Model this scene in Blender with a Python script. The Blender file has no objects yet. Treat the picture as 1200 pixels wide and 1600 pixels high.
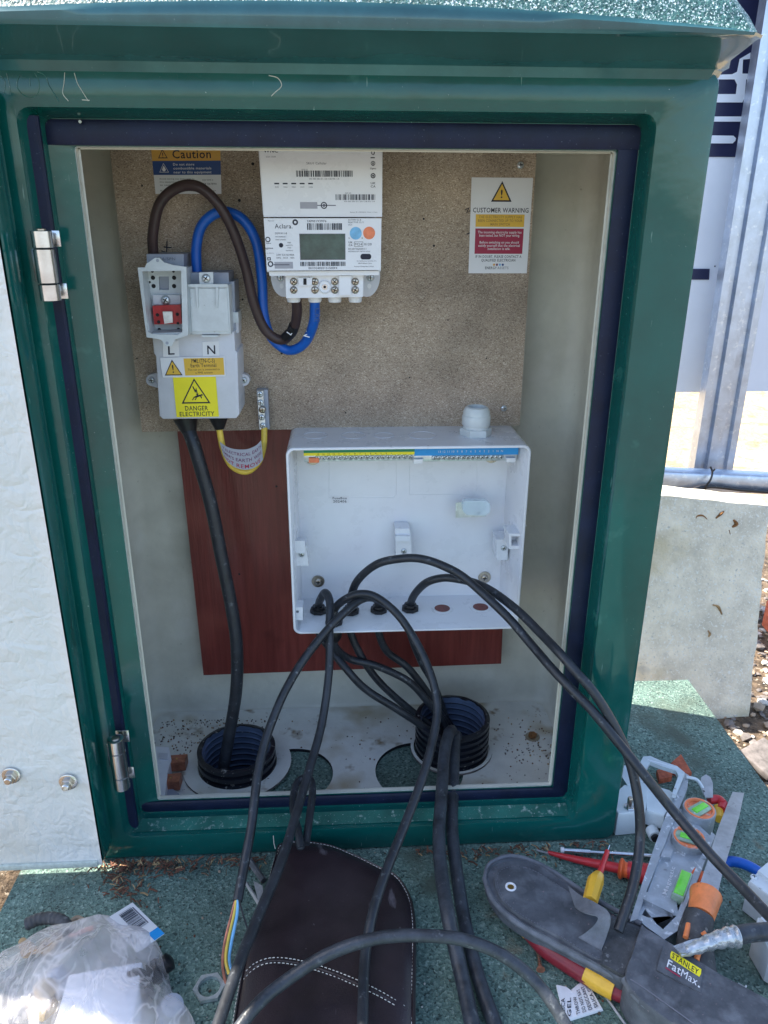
import bpy, bmesh, math, random
from mathutils import Vector, Matrix, noise as mnoise
from mathutils.geometry import tessellate_polygon
random.seed(7)
sc = bpy.context.scene
COL = sc.collection
# ---------------------------------------------------------------- camera
CAM_H, PITCH, YAW, ROLL, FPX = 0.737, math.radians(21.04), math.radians(3.26), math.radians(0.22), 1202.0
_cy, _sy, _cp, _sp = math.cos(YAW), math.sin(YAW), math.cos(PITCH), math.sin(PITCH)
_right = Vector((_cy, -_sy, 0)); _hf = Vector((_sy, _cy, 0)); _up0 = Vector((0, 0, 1))
_fwd = _hf*_cp - _up0*_sp
_upv = _hf*_sp + _up0*_cp
_cr, _sr = math.cos(ROLL), math.sin(ROLL)
_r2 = _right*_cr + _upv*_sr
_u2 = -_right*_sr + _upv*_cr
cam = bpy.data.cameras.new('camera'); camo = bpy.data.objects.new('camera', cam); COL.objects.link(camo)
camo.matrix_world = Matrix(((_r2.x, _u2.x, -_fwd.x, 0), (_r2.y, _u2.y, -_fwd.y, 0), (_r2.z, _u2.z, -_fwd.z, CAM_H), (0, 0, 0, 1)))
cam.sensor_fit = 'VERTICAL'; cam.sensor_height = 24.0; cam.lens = 24.0*FPX/1600.0
cam.clip_start = 0.01; cam.clip_end = 500.0
sc.camera = camo
# ---------------------------------------------------------------- light
SUN_AZ, SUN_EL = math.radians(-70.0), math.radians(50.0)      # azimuth from +Y towards +X
w = bpy.data.worlds.new("World"); sc.world = w; w.use_nodes = True
nt = w.node_tree; bg = nt.nodes['Background']
sky = nt.nodes.new('ShaderNodeTexSky'); sky.sky_type = 'NISHITA'; sky.sun_disc = False
sky.sun_elevation = SUN_EL; sky.sun_rotation = SUN_AZ
sky.air_density = 1.0; sky.dust_density = 1.5; sky.ozone_density = 1.0
nt.links.new(sky.outputs[0], bg.inputs[0]); bg.inputs[1].default_value = 0.13
sl = bpy.data.lights.new('sun', 'SUN'); sl.energy = 4.8; sl.angle = math.radians(0.5); sl.color = (1.0, 0.93, 0.82)
so = bpy.data.objects.new('sun', sl); COL.objects.link(so); so.location = (-3, 1, 4)
_sd = Vector((math.sin(SUN_AZ)*math.cos(SUN_EL), math.cos(SUN_AZ)*math.cos(SUN_EL), math.sin(SUN_EL)))
so.rotation_euler = _sd.to_track_quat('Z', 'Y').to_euler()
sc.view_settings.view_transform = 'Standard'; sc.view_settings.look = 'None'
sc.view_settings.gamma = 1.0; sc.view_settings.exposure = 1.82
sc.cycles.max_bounces = 10; sc.cycles.transparent_max_bounces = 12

def at(px, py, Y=None, Z=None, X=None):
    """a point seen at a pixel of the photo, on the plane Y=, Z= or X="""
    dx, dy = px-600.0, py-800.0
    d = (_r2*dx - _u2*dy + _fwd*FPX)
    o = Vector((0, 0, CAM_H))
    if Y is not None: t = Y/d.y
    elif Z is not None: t = (Z-CAM_H)/d.z
    else: t = X/d.x
    return o + d*t
# ---------------------------------------------------------------- materials
MATS = {}
def _n(nt, t, **k):
    n = nt.nodes.new(t)
    for a, b in k.items(): setattr(n, a, b)
    return n
def ramp(nt, stops):
    r = nt.nodes.new('ShaderNodeValToRGB'); e = r.color_ramp.elements
    e[0].position, e[0].color = stops[0][0], (*stops[0][1], 1) if len(stops[0][1]) == 3 else stops[0][1]
    e[1].position, e[1].color = stops[-1][0], (*stops[-1][1], 1)
    for p, c in stops[1:-1]:
        x = e.new(p); x.color = (*c, 1)
    return r
def mat(name, col, rough=.5, metal=0., var=.12, vs=25., bump=0., bs=300., spec=.5, coat=0., specks=None, trans=0., alpha=1., det=5., rvar=.12, stretch=None, ior=1.45, scr=None):
    m = bpy.data.materials.new(name); m.use_nodes = True; MATS[name] = m
    t = m.node_tree; b = t.nodes['Principled BSDF']; L = t.links.new
    tc = _n(t, 'ShaderNodeTexCoord'); src = tc.outputs['Object']
    if stretch:
        mp = _n(t, 'ShaderNodeMapping'); mp.inputs['Scale'].default_value = stretch; L(src, mp.inputs[0]); src = mp.outputs[0]
    nz = _n(t, 'ShaderNodeTexNoise'); nz.inputs['Scale'].default_value = vs; nz.inputs['Detail'].default_value = det; nz.inputs['Roughness'].default_value = .65
    L(src, nz.inputs['Vector'])
    lo = tuple(max(0, c*(1-var*1.6)) for c in col); hi = tuple(min(1, c*(1+var*1.6)) for c in col)
    r = ramp(t, [(.3, lo), (.7, hi)]); L(nz.outputs[0], r.inputs[0]); out = r.outputs[0]
    if specks:                     # list of (colour, scale, threshold, softness): grains, dust and spots of the surface itself
        for k, (c2, s2, th, sf) in enumerate(specks):
            n2 = _n(t, 'ShaderNodeTexNoise'); n2.inputs['Scale'].default_value = s2; n2.inputs['Detail'].default_value = 3; n2.inputs['Roughness'].default_value = .6
            mp2 = _n(t, 'ShaderNodeMapping'); mp2.inputs['Location'].default_value = (3.1*k+.7, 1.7*k, 5*k); L(tc.outputs['Object'], mp2.inputs[0]); L(mp2.outputs[0], n2.inputs['Vector'])
            r2 = ramp(t, [(th, (0, 0, 0)), (min(1, th+sf), (1, 1, 1))]); L(n2.outputs[0], r2.inputs[0])
            mx = _n(t, 'ShaderNodeMixRGB'); L(r2.outputs[0], mx.inputs[0]); L(out, mx.inputs[1]); mx.inputs[2].default_value = (*c2, 1); out = mx.outputs[0]
    if scr:                        # scratches / wear lines: colour, scale, threshold, stretch
        c2, s2, th, st = scr
        mp3 = _n(t, 'ShaderNodeMapping'); mp3.inputs['Scale'].default_value = st; mp3.inputs['Rotation'].default_value = (0, 0, .0); L(tc.outputs['Object'], mp3.inputs[0])
        n3 = _n(t, 'ShaderNodeTexNoise'); n3.inputs['Scale'].default_value = s2; n3.inputs['Detail'].default_value = 4; L(mp3.outputs[0], n3.inputs['Vector'])
        r3 = ramp(t, [(th, (0, 0, 0)), (th+.05, (1, 1, 1))]); L(n3.outputs[0], r3.inputs[0])
        mx = _n(t, 'ShaderNodeMixRGB'); L(r3.outputs[0], mx.inputs[0]); L(out, mx.inputs[1]); mx.inputs[2].default_value = (*c2, 1); out = mx.outputs[0]
    L(out, b.inputs['Base Color'])
    rr = _n(t, 'ShaderNodeMapRange'); rr.inputs[3].default_value = max(.02, rough-rvar); rr.inputs[4].default_value = min(1, rough+rvar); L(nz.outputs[0], rr.inputs[0]); L(rr.outputs[0], b.inputs['Roughness'])
    b.inputs['Metallic'].default_value = metal; b.inputs['Specular IOR Level'].default_value = spec
    b.inputs['Coat Weight'].default_value = coat; b.inputs['Coat Roughness'].default_value = .08
    b.inputs['Transmission Weight'].default_value = trans; b.inputs['Alpha'].default_value = alpha; b.inputs['IOR'].default_value = ior
    if bump:
        n4 = _n(t, 'ShaderNodeTexNoise'); n4.inputs['Scale'].default_value = bs; n4.inputs['Detail'].default_value = 4; L(src, n4.inputs['Vector'])
        bp = _n(t, 'ShaderNodeBump'); bp.inputs['Strength'].default_value = min(1, bump); bp.inputs['Distance'].default_value = .6/bs*max(1, bump); L(n4.outputs[0], bp.inputs['Height']); L(bp.outputs[0], b.inputs['Normal'])
    return m
def grains(name, cols, scale, rough=.9, bump=.6, dist=.002, stretch=None, extra=None):
    """cell textured surface: chipboard flakes, bonded grit, gravel"""
    m = bpy.data.materials.new(name); m.use_nodes = True; MATS[name] = m
    t = m.node_tree; b = t.nodes['Principled BSDF']; L = t.links.new
    tc = _n(t, 'ShaderNodeTexCoord'); src = tc.outputs['Object']
    nzw = _n(t, 'ShaderNodeTexNoise'); nzw.inputs['Scale'].default_value = scale*.35; nzw.inputs['Detail'].default_value = 3; L(src, nzw.inputs['Vector'])
    va = _n(t, 'ShaderNodeVectorMath', operation='MULTIPLY_ADD'); L(nzw.outputs['Color'], va.inputs[0]); va.inputs[1].default_value = (2.2/scale,)*3; L(src, va.inputs[2]); src2 = va.outputs[0]
    if stretch:
        mp = _n(t, 'ShaderNodeMapping'); mp.inputs['Scale'].default_value = stretch; L(src2, mp.inputs[0]); src2 = mp.outputs[0]
    v = _n(t, 'ShaderNodeTexVoronoi'); v.inputs['Scale'].default_value = scale; L(src2, v.inputs['Vector'])
    sp = _n(t, 'ShaderNodeSeparateColor'); L(v.outputs['Color'], sp.inputs[0])
    k = len(cols); r = ramp(t, [(i/(k-1), c) for i, c in enumerate(cols)]); L(sp.outputs[0], r.inputs[0])
    big = _n(t, 'ShaderNodeTexNoise'); big.inputs['Scale'].default_value = 9; big.inputs['Detail'].default_value = 6; L(tc.outputs['Object'], big.inputs['Vector'])
    rb = ramp(t, [(.3, (.62, .62, .62)), (.7, (1.25, 1.25, 1.25))]); L(big.outputs[0], rb.inputs[0])
    mx = _n(t, 'ShaderNodeMixRGB', blend_type='MULTIPLY'); mx.inputs[0].default_value = 1; L(r.outputs[0], mx.inputs[1]); L(rb.outputs[0], mx.inputs[2]); out = mx.outputs[0]
    for k2, (c2, s2, th, sf) in enumerate(extra or []):
        n2 = _n(t, 'ShaderNodeTexNoise'); n2.inputs['Scale'].default_value = s2; n2.inputs['Detail'].default_value = 5
        mp2 = _n(t, 'ShaderNodeMapping'); mp2.inputs['Location'].default_value = (2.3*k2+.4, k2, 3*k2); L(tc.outputs['Object'], mp2.inputs[0]); L(mp2.outputs[0], n2.inputs['Vector'])
        r2 = ramp(t, [(th, (0, 0, 0)), (min(1, th+sf), (1, 1, 1))]); L(n2.outputs[0], r2.inputs[0])
        m2 = _n(t, 'ShaderNodeMixRGB'); L(r2.outputs[0], m2.inputs[0]); L(out, m2.inputs[1]); m2.inputs[2].default_value = (*c2, 1); out = m2.outputs[0]
    L(out, b.inputs['Base Color']); b.inputs['Roughness'].default_value = rough
    bp = _n(t, 'ShaderNodeBump'); bp.inputs['Strength'].default_value = bump; bp.inputs['Distance'].default_value = dist
    ad = _n(t, 'ShaderNodeMath', operation='ADD'); L(v.outputs['Distance'], ad.inputs[0]); L(sp.outputs[1], ad.inputs[1])
    L(ad.outputs[0], bp.inputs['Height']); L(bp.outputs[0], b.inputs['Normal'])
    return m
mat('green_paint', (.003, .082, .070), .15, var=.15, vs=6, spec=.35, coat=.5, rvar=.05, bump=.05, bs=14,
    specks=[((.22, .36, .33), 480, .71, .02), ((.02, .12, .10), 30, .62, .1)], scr=((.10, .22, .19), 30, .70, (9, 9, 1)))
mat('green_paint_dusty', (.02, .12, .095), .35, var=.3, vs=18, coat=.2, specks=[((.30, .38, .34), 120, .60, .12), ((.5, .52, .48), 520, .66, .04)])
mat('black_seal', (.007, .012, .035), .42, spec=.3, var=.2, vs=30, specks=[((.12, .14, .17), 500, .70, .04)])
mat('cut_edge', (.50, .54, .48), .6, var=.1, vs=200, bump=.5, bs=400)
mat('roof_grit', (.05, .13, .12), .45, var=.3, vs=200, specks=[((.55, .66, .66), 520, .56, .03), ((.01, .05, .045), 420, .58, .03)], bump=1, bs=420)
mat('roof_paint_sky_tint', (.025, .105, .115), .22, var=.2, vs=10, coat=.6, specks=[((.2, .3, .3), 500, .72, .03)])  # paler, bluer green: sky reflection and flare on the fascia put into the colour
mat('grp_wall', (.58, .56, .475), .55, var=.10, vs=7, bump=.15, bs=40, specks=[((.38, .36, .29), 160, .70, .06), ((.64, .62, .55), 12, .55, .2), ((.40, .39, .32), 5, .60, .15)])
mat('grp_floor', (.68, .68, .63), .45, var=.10, vs=9, bump=.2, bs=60, specks=[((.44, .38, .27), 8, .52, .12), ((.24, .18, .11), 26, .61, .12), ((.12, .09, .06), 130, .70, .05)])
mat('grp_floor_raw', (.56, .54, .47), .8, var=.25, vs=60, bump=.5, bs=150, specks=[((.12, .10, .08), 220, .62, .04)])
grains('chipboard', [(.17, .12, .085), (.33, .25, .185), (.44, .35, .26), (.37, .285, .21), (.50, .405, .31), (.27, .20, .145), (.70, .60, .48)], 820, rough=.85, bump=.35, dist=.0005, stretch=(1, 1, 1.9), extra=[((.12, .085, .06), 900, .66, .04)])
mat('chip_edge', (.20, .13, .08), .9, var=.4, vs=300, bump=.6, bs=500)
mat('red_ply', (.165, .030, .024), .42, var=.16, vs=14, det=8, stretch=(9, 1, .55), bump=.15, bs=60, specks=[((.23, .055, .04), 7, .55, .2), ((.09, .015, .012), 12, .62, .15)], coat=.15)
mat('white_abs', (.76, .77, .80), .28, var=.02, vs=20, rvar=.05)
mat('grey_abs', (.60, .61, .66), .38, var=.04, vs=40)
mat('grey_abs_dark', (.33, .36, .43), .40, var=.05, vs=40)
mat('gland_grey', (.62, .66, .66), .32, var=.04, vs=40)
mat('light_grey_abs', (.60, .64, .66), .35, var=.06, vs=60, specks=[((.35, .36, .36), 200, .68, .06)])
mat('black_plastic', (.012, .012, .014), .35, var=.2, vs=60)
mat('hole_dark', (.01, .01, .012), .7)
mat('red_fuse', (.42, .025, .03), .35, var=.15, vs=80)
mat('brown_cable', (.050, .030, .030), .42, var=.1, vs=40)
mat('blue_cable', (.006, .10, .46), .35, var=.1, vs=40)
mat('blue_print', (.02, .30, .72), .5, var=.03)
mat('yellow_cable', (.72, .50, .07), .42, var=.08, vs=60)
mat('green_cable', (.05, .25, .06), .42)
mat('black_cable', (.022, .025, .031), .40, var=.25, vs=50, specks=[((.10, .11, .12), 150, .62, .12)], scr=((.16, .17, .18), 60, .70, (1, 1, 1)), bump=.15, bs=260)
mat('black_cable_dusty', (.034, .039, .048), .42, var=.3, vs=60, specks=[((.11, .12, .13), 120, .62, .14)], bump=.3, bs=200)
mat('duct_black', (.012, .014, .020), .32, var=.2, vs=60, specks=[((.28, .27, .25), 130, .64, .05), ((.4, .4, .38), 420, .70, .03)])
mat('duct_blue', (.075, .105, .17), .38, var=.15, vs=40)
mat('steel', (.62, .62, .62), .22, metal=1, var=.08, vs=60)
mat('steel_warm', (.45, .40, .34), .30, metal=1, var=.15, vs=80)
mat('zinc', (.60, .64, .66), .34, metal=.7, var=.15, vs=120)
mat('galv', (.50, .56, .66), .36, metal=.85, var=.10, vs=30, specks=[((.66, .70, .76), 80, .58, .1)])
mat('alu_dirty', (.40, .43, .46), .38, metal=.6, var=.12, vs=50, specks=[((.68, .70, .72), 90, .62, .06), ((.20, .21, .22), 60, .68, .08)], scr=((.75, .77, .79), 50, .66, (3, 1, 1)))
mat('blade_steel', (.42, .43, .45), .42, metal=.7, var=.14, vs=50, specks=[((.26, .26, .27), 120, .64, .08)])
mat('brass', (.55, .36, .12), .35, metal=1)
mat('copper_brown', (.40, .15, .09), .38, metal=.35, var=.25, vs=120)
mat('white_paper', (.74, .74, .76), .6, var=.02)
mat('silver_label', (.36, .36, .40), .5, var=.05)
mat('ink', (.012, .014, .03), .6, var=.0)
mat('ink_grey', (.14, .14, .17), .6, var=.0)
mat('ink_brown', (.30, .17, .05), .6, var=.0)
mat('ink_red', (.33, .02, .06), .5, var=.03)
mat('orange_print', (.66, .36, .07), .5, var=.04)
mat('yellow_print', (.86, .74, .02), .42, var=.03)
mat('amber_print', (.72, .44, .05), .5, var=.03)
mat('navy_print', (.02, .065, .22), .45, var=.05)
mat('plum_print', (.16, .04, .10), .5, var=.05)
mat('green_print', (.01, .22, .10), .5, var=.03)
mat('sky_sticker', (.18, .45, .70), .35, var=.1, vs=150)
mat('orange_sticker', (.78, .22, .10), .35, var=.1, vs=150)
mat('lcd', (.045, .085, .075), .12, var=.35, vs=28, coat=.5)
mat('clear_plastic', (.75, .88, .95), .08, var=.02, alpha=.45)
mat('door_skin', (.62, .62, .585), .34, var=.02, vs=10, specks=[((.52, .50, .42), 5, .60, .2), ((.40, .36, .28), 60, .74, .05)])
mat('leather', (.023, .015, .018), .32, var=.3, vs=14, bump=.35, bs=700, specks=[((.10, .085, .09), 260, .70, .05)], scr=((.13, .11, .12), 24, .685, (2, .6, 1)))
mat('thread', (.62, .60, .54), .8, var=.1)
mat('fabric_black', (.080, .087, .10), .85, var=.25, vs=30, bump=.9, bs=1300, specks=[((.15, .16, .18), 45, .48, .25), ((.22, .165, .175), 300, .66, .08)])
mat('webbing', (.14, .15, .17), .8, var=.2, vs=60, bump=.8, bs=1500, specks=[((.13, .135, .14), 140, .60, .12)])
mat('red_rubber', (.52, .03, .035), .35, var=.1, vs=80)
mat('dark_red', (.20, .015, .025), .4, var=.1, vs=60)
mat('orange_rubber', (.80, .13, .03), .4, var=.1, vs=60)
mat('orange_soft', (.82, .24, .08), .45, var=.12, vs=60, specks=[((.35, .15, .08), 80, .66, .08)])
mat('yellow_plastic', (.75, .42, .04), .35, var=.08, vs=60)
mat('dark_rubber', (.06, .062, .066), .7, var=.3, vs=60, bump=.4, bs=500, specks=[((.18, .18, .18), 120, .6, .1)])
mat('vial_green', (.18, .72, .05), .15, var=.1, vs=60, coat=.6)
mat('vial_clear', (.30, .42, .30), .12, var=.2, vs=40, coat=.6)
mat('vial_orange', (.85, .22, .09), .4, var=.15, vs=60, specks=[((.62, .55, .50), 70, .58, .1)])
mat('brick_red', (.42, .10, .05), .85, var=.25, vs=80, bump=.6, bs=300)
mat('tape_silver', (.46, .48, .50), .28, metal=.6, var=.2, vs=60, bump=.5, bs=120)
mat('bag_film', (.80, .79, .82), .20)
mat('carton', (.72, .75, .84), .5, var=.04)
mat('leaf_tan', (.36, .24, .12), .8, var=.35, vs=60)
mat('bark_red', (.15, .065, .04), .9, var=.4, vs=80)
mat('soil', (.10, .07, .045), .95, var=.45, vs=40, bump=1, bs=90, specks=[((.30, .25, .19), 120, .6, .06), ((.03, .02, .015), 70, .58, .08)])
mat('sand', (.36, .27, .165), .95, var=.12, vs=3, bump=.8, bs=40, specks=[((.26, .18, .11), 9, .56, .08), ((.46, .38, .27), 25, .60, .1)])
mat('concrete', (.72, .655, .52), .9, var=.16, vs=16, bump=.5, bs=220, specks=[((.50, .48, .42), 160, .62, .08), ((.76, .74, .66), 230, .58, .05), ((.55, .46, .28), 6, .58, .15), ((.45, .44, .40), 14, .64, .12)])
mat('rust_stain', (.20, .09, .03), .9, var=.4, vs=120)
mat('stone_light', (.50, .47, .42), .9, var=.2, vs=60)
mat('stone_dark', (.16, .14, .13), .9, var=.3, vs=60)
mat('stone_tan', (.36, .27, .19), .9, var=.2, vs=60)
mat('board_white', (.74, .79, .88), .35, var=.04, vs=4)
mat('board_navy', (.018, .022, .065), .35, var=.1, vs=8)
grains('green_grit', [(.030, .055, .048), (.095, .16, .135), (.14, .225, .19), (.085, .15, .125), (.19, .29, .24), (.12, .20, .165), (.30, .40, .34)], 420, rough=.8, bump=.9, dist=.0012,
       extra=[((.30, .34, .29), 330, .70, .03), ((.075, .10, .075), 11, .58, .14), ((.17, .16, .11), 17, .66, .08)])
mat('pad_side', (.30, .29, .26), .9, var=.2, vs=30, bump=.5, bs=200)
# the leathery inner skin of the door: crinkled ridges
def _skin():
    m = MATS['door_skin']; t = m.node_tree; b = t.nodes['Principled BSDF']; L = t.links.new
    tc = _n(t, 'ShaderNodeTexCoord'); h = None
    for s, a, stv in ((22, 1.0, (1, 1, 1.6)), (48, .55, (1.6, 1, 1)), (110, .18, (1, 1, 1))):
        mp = _n(t, 'ShaderNodeMapping'); mp.inputs['Scale'].default_value = stv; mp.inputs['Rotation'].default_value = (0, .5, 0); L(tc.outputs['Object'], mp.inputs[0])
        n = _n(t, 'ShaderNodeTexNoise'); n.inputs['Scale'].default_value = s; n.inputs['Detail'].default_value = 2; n.inputs['Distortion'].default_value = .5; L(mp.outputs[0], n.inputs['Vector'])
        s1 = _n(t, 'ShaderNodeMath', operation='SUBTRACT'); L(n.outputs[0], s1.inputs[0]); s1.inputs[1].default_value = .5
        s2 = _n(t, 'ShaderNodeMath', operation='ABSOLUTE'); L(s1.outputs[0], s2.inputs[0])
        s3 = _n(t, 'ShaderNodeMath', operation='MULTIPLY'); L(s2.outputs[0], s3.inputs[0]); s3.inputs[1].default_value = a
        if h is None: h = s3.outputs[0]
        else:
            ad = _n(t, 'ShaderNodeMath', operation='ADD'); L(h, ad.inputs[0]); L(s3.outputs[0], ad.inputs[1]); h = ad.outputs[0]
    bp = _n(t, 'ShaderNodeBump'); bp.inputs['Strength'].default_value = .55; bp.inputs['Distance'].default_value = .010; L(h, bp.inputs['Height']); L(bp.outputs[0], b.inputs['Normal'])
_skin()
def _bag():
    m = bpy.data.materials.new('bag_film'); m.use_nodes = True; MATS['bag_film'] = m
    t = m.node_tree; L = t.links.new; b = t.nodes['Principled BSDF']; out = t.nodes['Material Output']
    tc = _n(t, 'ShaderNodeTexCoord'); mp = _n(t, 'ShaderNodeMapping'); mp.inputs['Scale'].default_value = (1, .55, 1); mp.inputs['Rotation'].default_value = (0, 0, .6); L(tc.outputs['Object'], mp.inputs[0])
    n = _n(t, 'ShaderNodeTexNoise'); n.inputs['Scale'].default_value = 30; n.inputs['Detail'].default_value = 3; n.inputs['Distortion'].default_value = 1.0; L(mp.outputs[0], n.inputs['Vector'])
    s = _n(t, 'ShaderNodeMath', operation='SUBTRACT'); L(n.outputs[0], s.inputs[0]); s.inputs[1].default_value = .5
    a = _n(t, 'ShaderNodeMath', operation='ABSOLUTE'); L(s.outputs[0], a.inputs[0])
    bp = _n(t, 'ShaderNodeBump'); bp.inputs['Strength'].default_value = .8; bp.inputs['Distance'].default_value = .014; L(a.outputs[0], bp.inputs['Height'])
    b.inputs['Base Color'].default_value = (.86, .83, .86, 1); b.inputs['Roughness'].default_value = .16; L(bp.outputs[0], b.inputs['Normal'])
    tl = _n(t, 'ShaderNodeBsdfTranslucent'); tl.inputs[0].default_value = (.9, .86, .86, 1); L(bp.outputs[0], tl.inputs['Normal'])
    m1 = _n(t, 'ShaderNodeMixShader'); m1.inputs[0].default_value = .45; L(b.outputs[0], m1.inputs[1]); L(tl.outputs[0], m1.inputs[2])
    tr = _n(t, 'ShaderNodeBsdfTransparent'); tr.inputs[0].default_value = (.97, .97, .98, 1)
    n2 = _n(t, 'ShaderNodeTexNoise'); n2.inputs['Scale'].default_value = 11; n2.inputs['Detail'].default_value = 4; L(tc.outputs['Object'], n2.inputs['Vector'])
    r = ramp(t, [(.38, (.86,)*3), (.62, (.50,)*3)]); L(n2.outputs[0], r.inputs[0])
    r2 = ramp(t, [(0, (.30,)*3), (.05, (0, 0, 0))]); L(a.outputs[0], r2.inputs[0])
    sb = _n(t, 'ShaderNodeMath', operation='SUBTRACT'); sb.use_clamp = True; L(r.outputs[0], sb.inputs[0]); L(r2.outputs[0], sb.inputs[1])
    m2 = _n(t, 'ShaderNodeMixShader'); L(sb.outputs[0], m2.inputs[0]); L(m1.outputs[0], m2.inputs[1]); L(tr.outputs[0], m2.inputs[2]); L(m2.outputs[0], out.inputs[0])
_bag()
# ---------------------------------------------------------------- mesh builder
_FC = {}
def font_mesh(s, bold):
    k = (s, bold)
    if k in _FC: return _FC[k]
    c = bpy.data.curves.new('t', 'FONT'); c.body = s; c.size = 1; c.resolution_u = 2
    c.space_character = 1.08
    if bold: c.offset = .010
    o = bpy.data.objects.new('t', c); COL.objects.link(o)
    dg = bpy.context.evaluated_depsgraph_get(); dg.update()
    me = bpy.data.meshes.new_from_object(o.evaluated_get(dg))
    vs = [v.co.copy() for v in me.vertices]; fs = [tuple(p.vertices) for p in me.polygons]
    bpy.data.objects.remove(o); bpy.data.curves.remove(c); bpy.data.meshes.remove(me)
    if vs:
        x0 = min(v.x for v in vs); x1 = max(v.x for v in vs)
    else: x0 = x1 = 0
    _FC[k] = (vs, fs, x0, x1); return _FC[k]
def frame_of(d):
    d = Vector(d).normalized(); u = d.orthogonal().normalized(); return u, d.cross(u)
def crom(P, n=8):
    P = [Vector(p) for p in P]; out = []
    Q = [P[0]*2-P[1]] + P + [P[-1]*2-P[-2]]
    for i in range(1, len(Q)-2):
        a, b, c, d = Q[i-1:i+3]
        for k in range(n):
            t = k/n
            out.append(.5*((2*b) + (c-a)*t + (2*a-5*b+4*c-d)*t*t + (-a+3*b-3*c+d)*t**3))
    out.append(P[-1]); return out
class MB:
    def __init__(s, m='white_abs'): s.v, s.f, s.m, s.s, s.cur = [], [], [], [], m
    def add(s, vs, fs, m=None, smooth=False):
        b = len(s.v); s.v += [Vector(v) for v in vs]; m = m or s.cur
        for f in fs: s.f.append(tuple(b+i for i in f)); s.m.append(m); s.s.append(smooth)
        return s
    def quad(s, a, b, c, d, m=None): return s.add([a, b, c, d], [(0, 1, 2, 3)], m)
    def box(s, c, d, m=None, bev=0, rot=None, seg=2):
        bm = bmesh.new(); bmesh.ops.create_cube(bm, size=1)
        for v in bm.verts: v.co = Vector((v.co.x*d[0], v.co.y*d[1], v.co.z*d[2]))
        if bev: bmesh.ops.bevel(bm, geom=bm.edges[:], offset=bev, segments=seg, profile=.5, affect='EDGES')
        R = rot if rot is not None else Matrix.Identity(3); c = Vector(c)
        bm.verts.index_update()
        s.add([R @ v.co + c for v in bm.verts], [[v.index for v in f.verts] for f in bm.faces], m); bm.free(); return s
    def tube(s, P, r, m=None, n=12, sm=8, cap=True, flat=1.0, upv=None):
        pts = crom(P, sm) if sm > 1 and len(P) > 2 else [Vector(p) for p in P]
        N = len(pts); vs = []; fs = []; u = None
        for i, p in enumerate(pts):
            t = (pts[min(i+1, N-1)]-pts[max(i-1, 0)])
            if t.length < 1e-9: t = Vector((0, 0, 1))
            t.normalize()
            if u is None:
                u = t.orthogonal().normalized() if upv is None else (Vector(upv)-t*Vector(upv).dot(t)).normalized()
            else:
                u = (u - t*u.dot(t)).normalized()
            w2 = t.cross(u)
            rr = r[0]+(r[1]-r[0])*i/(N-1) if isinstance(r, tuple) else (r(i/(N-1)) if callable(r) else r)
            for k in range(n):
                a = 2*math.pi*k/n; vs.append(p+u*math.cos(a)*rr*flat+w2*math.sin(a)*rr)
        for i in range(N-1):
            for k in range(n):
                fs.append((i*n+k, i*n+(k+1) % n, (i+1)*n+(k+1) % n, (i+1)*n+k))
        s.add(vs, fs, m, True)
        if cap: s.add(vs[:n], [tuple(range(n))[::-1]], m); s.add(vs[-n:], [tuple(range(n))], m)
        return s
    def lathe(s, o, d, prof, m=None, n=20, smooth=True, hexa=0, ms=None):
        """profile [(r, h)] turned round the axis d from o; hexa=6 gives a nut"""
        o = Vector(o); d = Vector(d).normalized(); u, w2 = frame_of(d); k = hexa or n
        vs = []; 
        for r, h in prof:
            for i in range(k):
                a = 2*math.pi*i/k+.26; vs.append(o+d*h+(u*math.cos(a)+w2*math.sin(a))*r)
        for j in range(len(prof)-1):
            fs = [(j*k+i, j*k+(i+1) % k, (j+1)*k+(i+1) % k, (j+1)*k+i) for i in range(k)]
            sub = vs
            s.add([vs[q] for f in [range(j*k, (j+2)*k)] for q in f], [tuple(q-j*k for q in f) for f in fs], (ms[j] if ms else m), smooth and not hexa)
        for j, rev in ((0, True), (len(prof)-1, False)):
            if prof[j][0] > 1e-6:
                ring = vs[j*k:(j+1)*k]; s.add(ring, [tuple(range(k))[::-1] if rev else tuple(range(k))], (ms[0 if rev else -1] if ms else m))
        return s
    def open_lathe(s, o, d, prof, m=None, n=32, jit=None, ms=None):
        o = Vector(o); d = Vector(d).normalized(); u, w2 = frame_of(d); L = []
        for j, (r, h) in enumerate(prof):
            L.append([o+d*(h+(jit(i, j) if jit else 0))+(u*math.cos(2*math.pi*i/n)+w2*math.sin(2*math.pi*i/n))*r for i in range(n)])
        for j in range(len(prof)-1):
            s.add(L[j]+L[j+1], [(i, (i+1) % n, n+(i+1) % n, n+i) for i in range(n)], ms[j] if ms else m, True)
        return s
    def prism(s, outer, holes, f3, h0, h1, m=None, side=None):
        """2-D outline (with holes) between heights h0 and h1; f3(x, y, h) -> 3-D"""
        loops = [list(outer)]+[list(h) for h in (holes or [])]
        flat = [p for l in loops for p in l]
        tri = tessellate_polygon([[Vector((p[0], p[1], 0)) for p in l] for l in loops])
        for h in (h0, h1): s.add([f3(p[0], p[1], h) for p in flat], [tuple(t) for t in tri], m)
        for l in loops:
            n = len(l); s.add([f3(p[0], p[1], h0) for p in l]+[f3(p[0], p[1], h1) for p in l], [(i, (i+1) % n, n+(i+1) % n, n+i) for i in range(n)], side or m)
        return s
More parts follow.
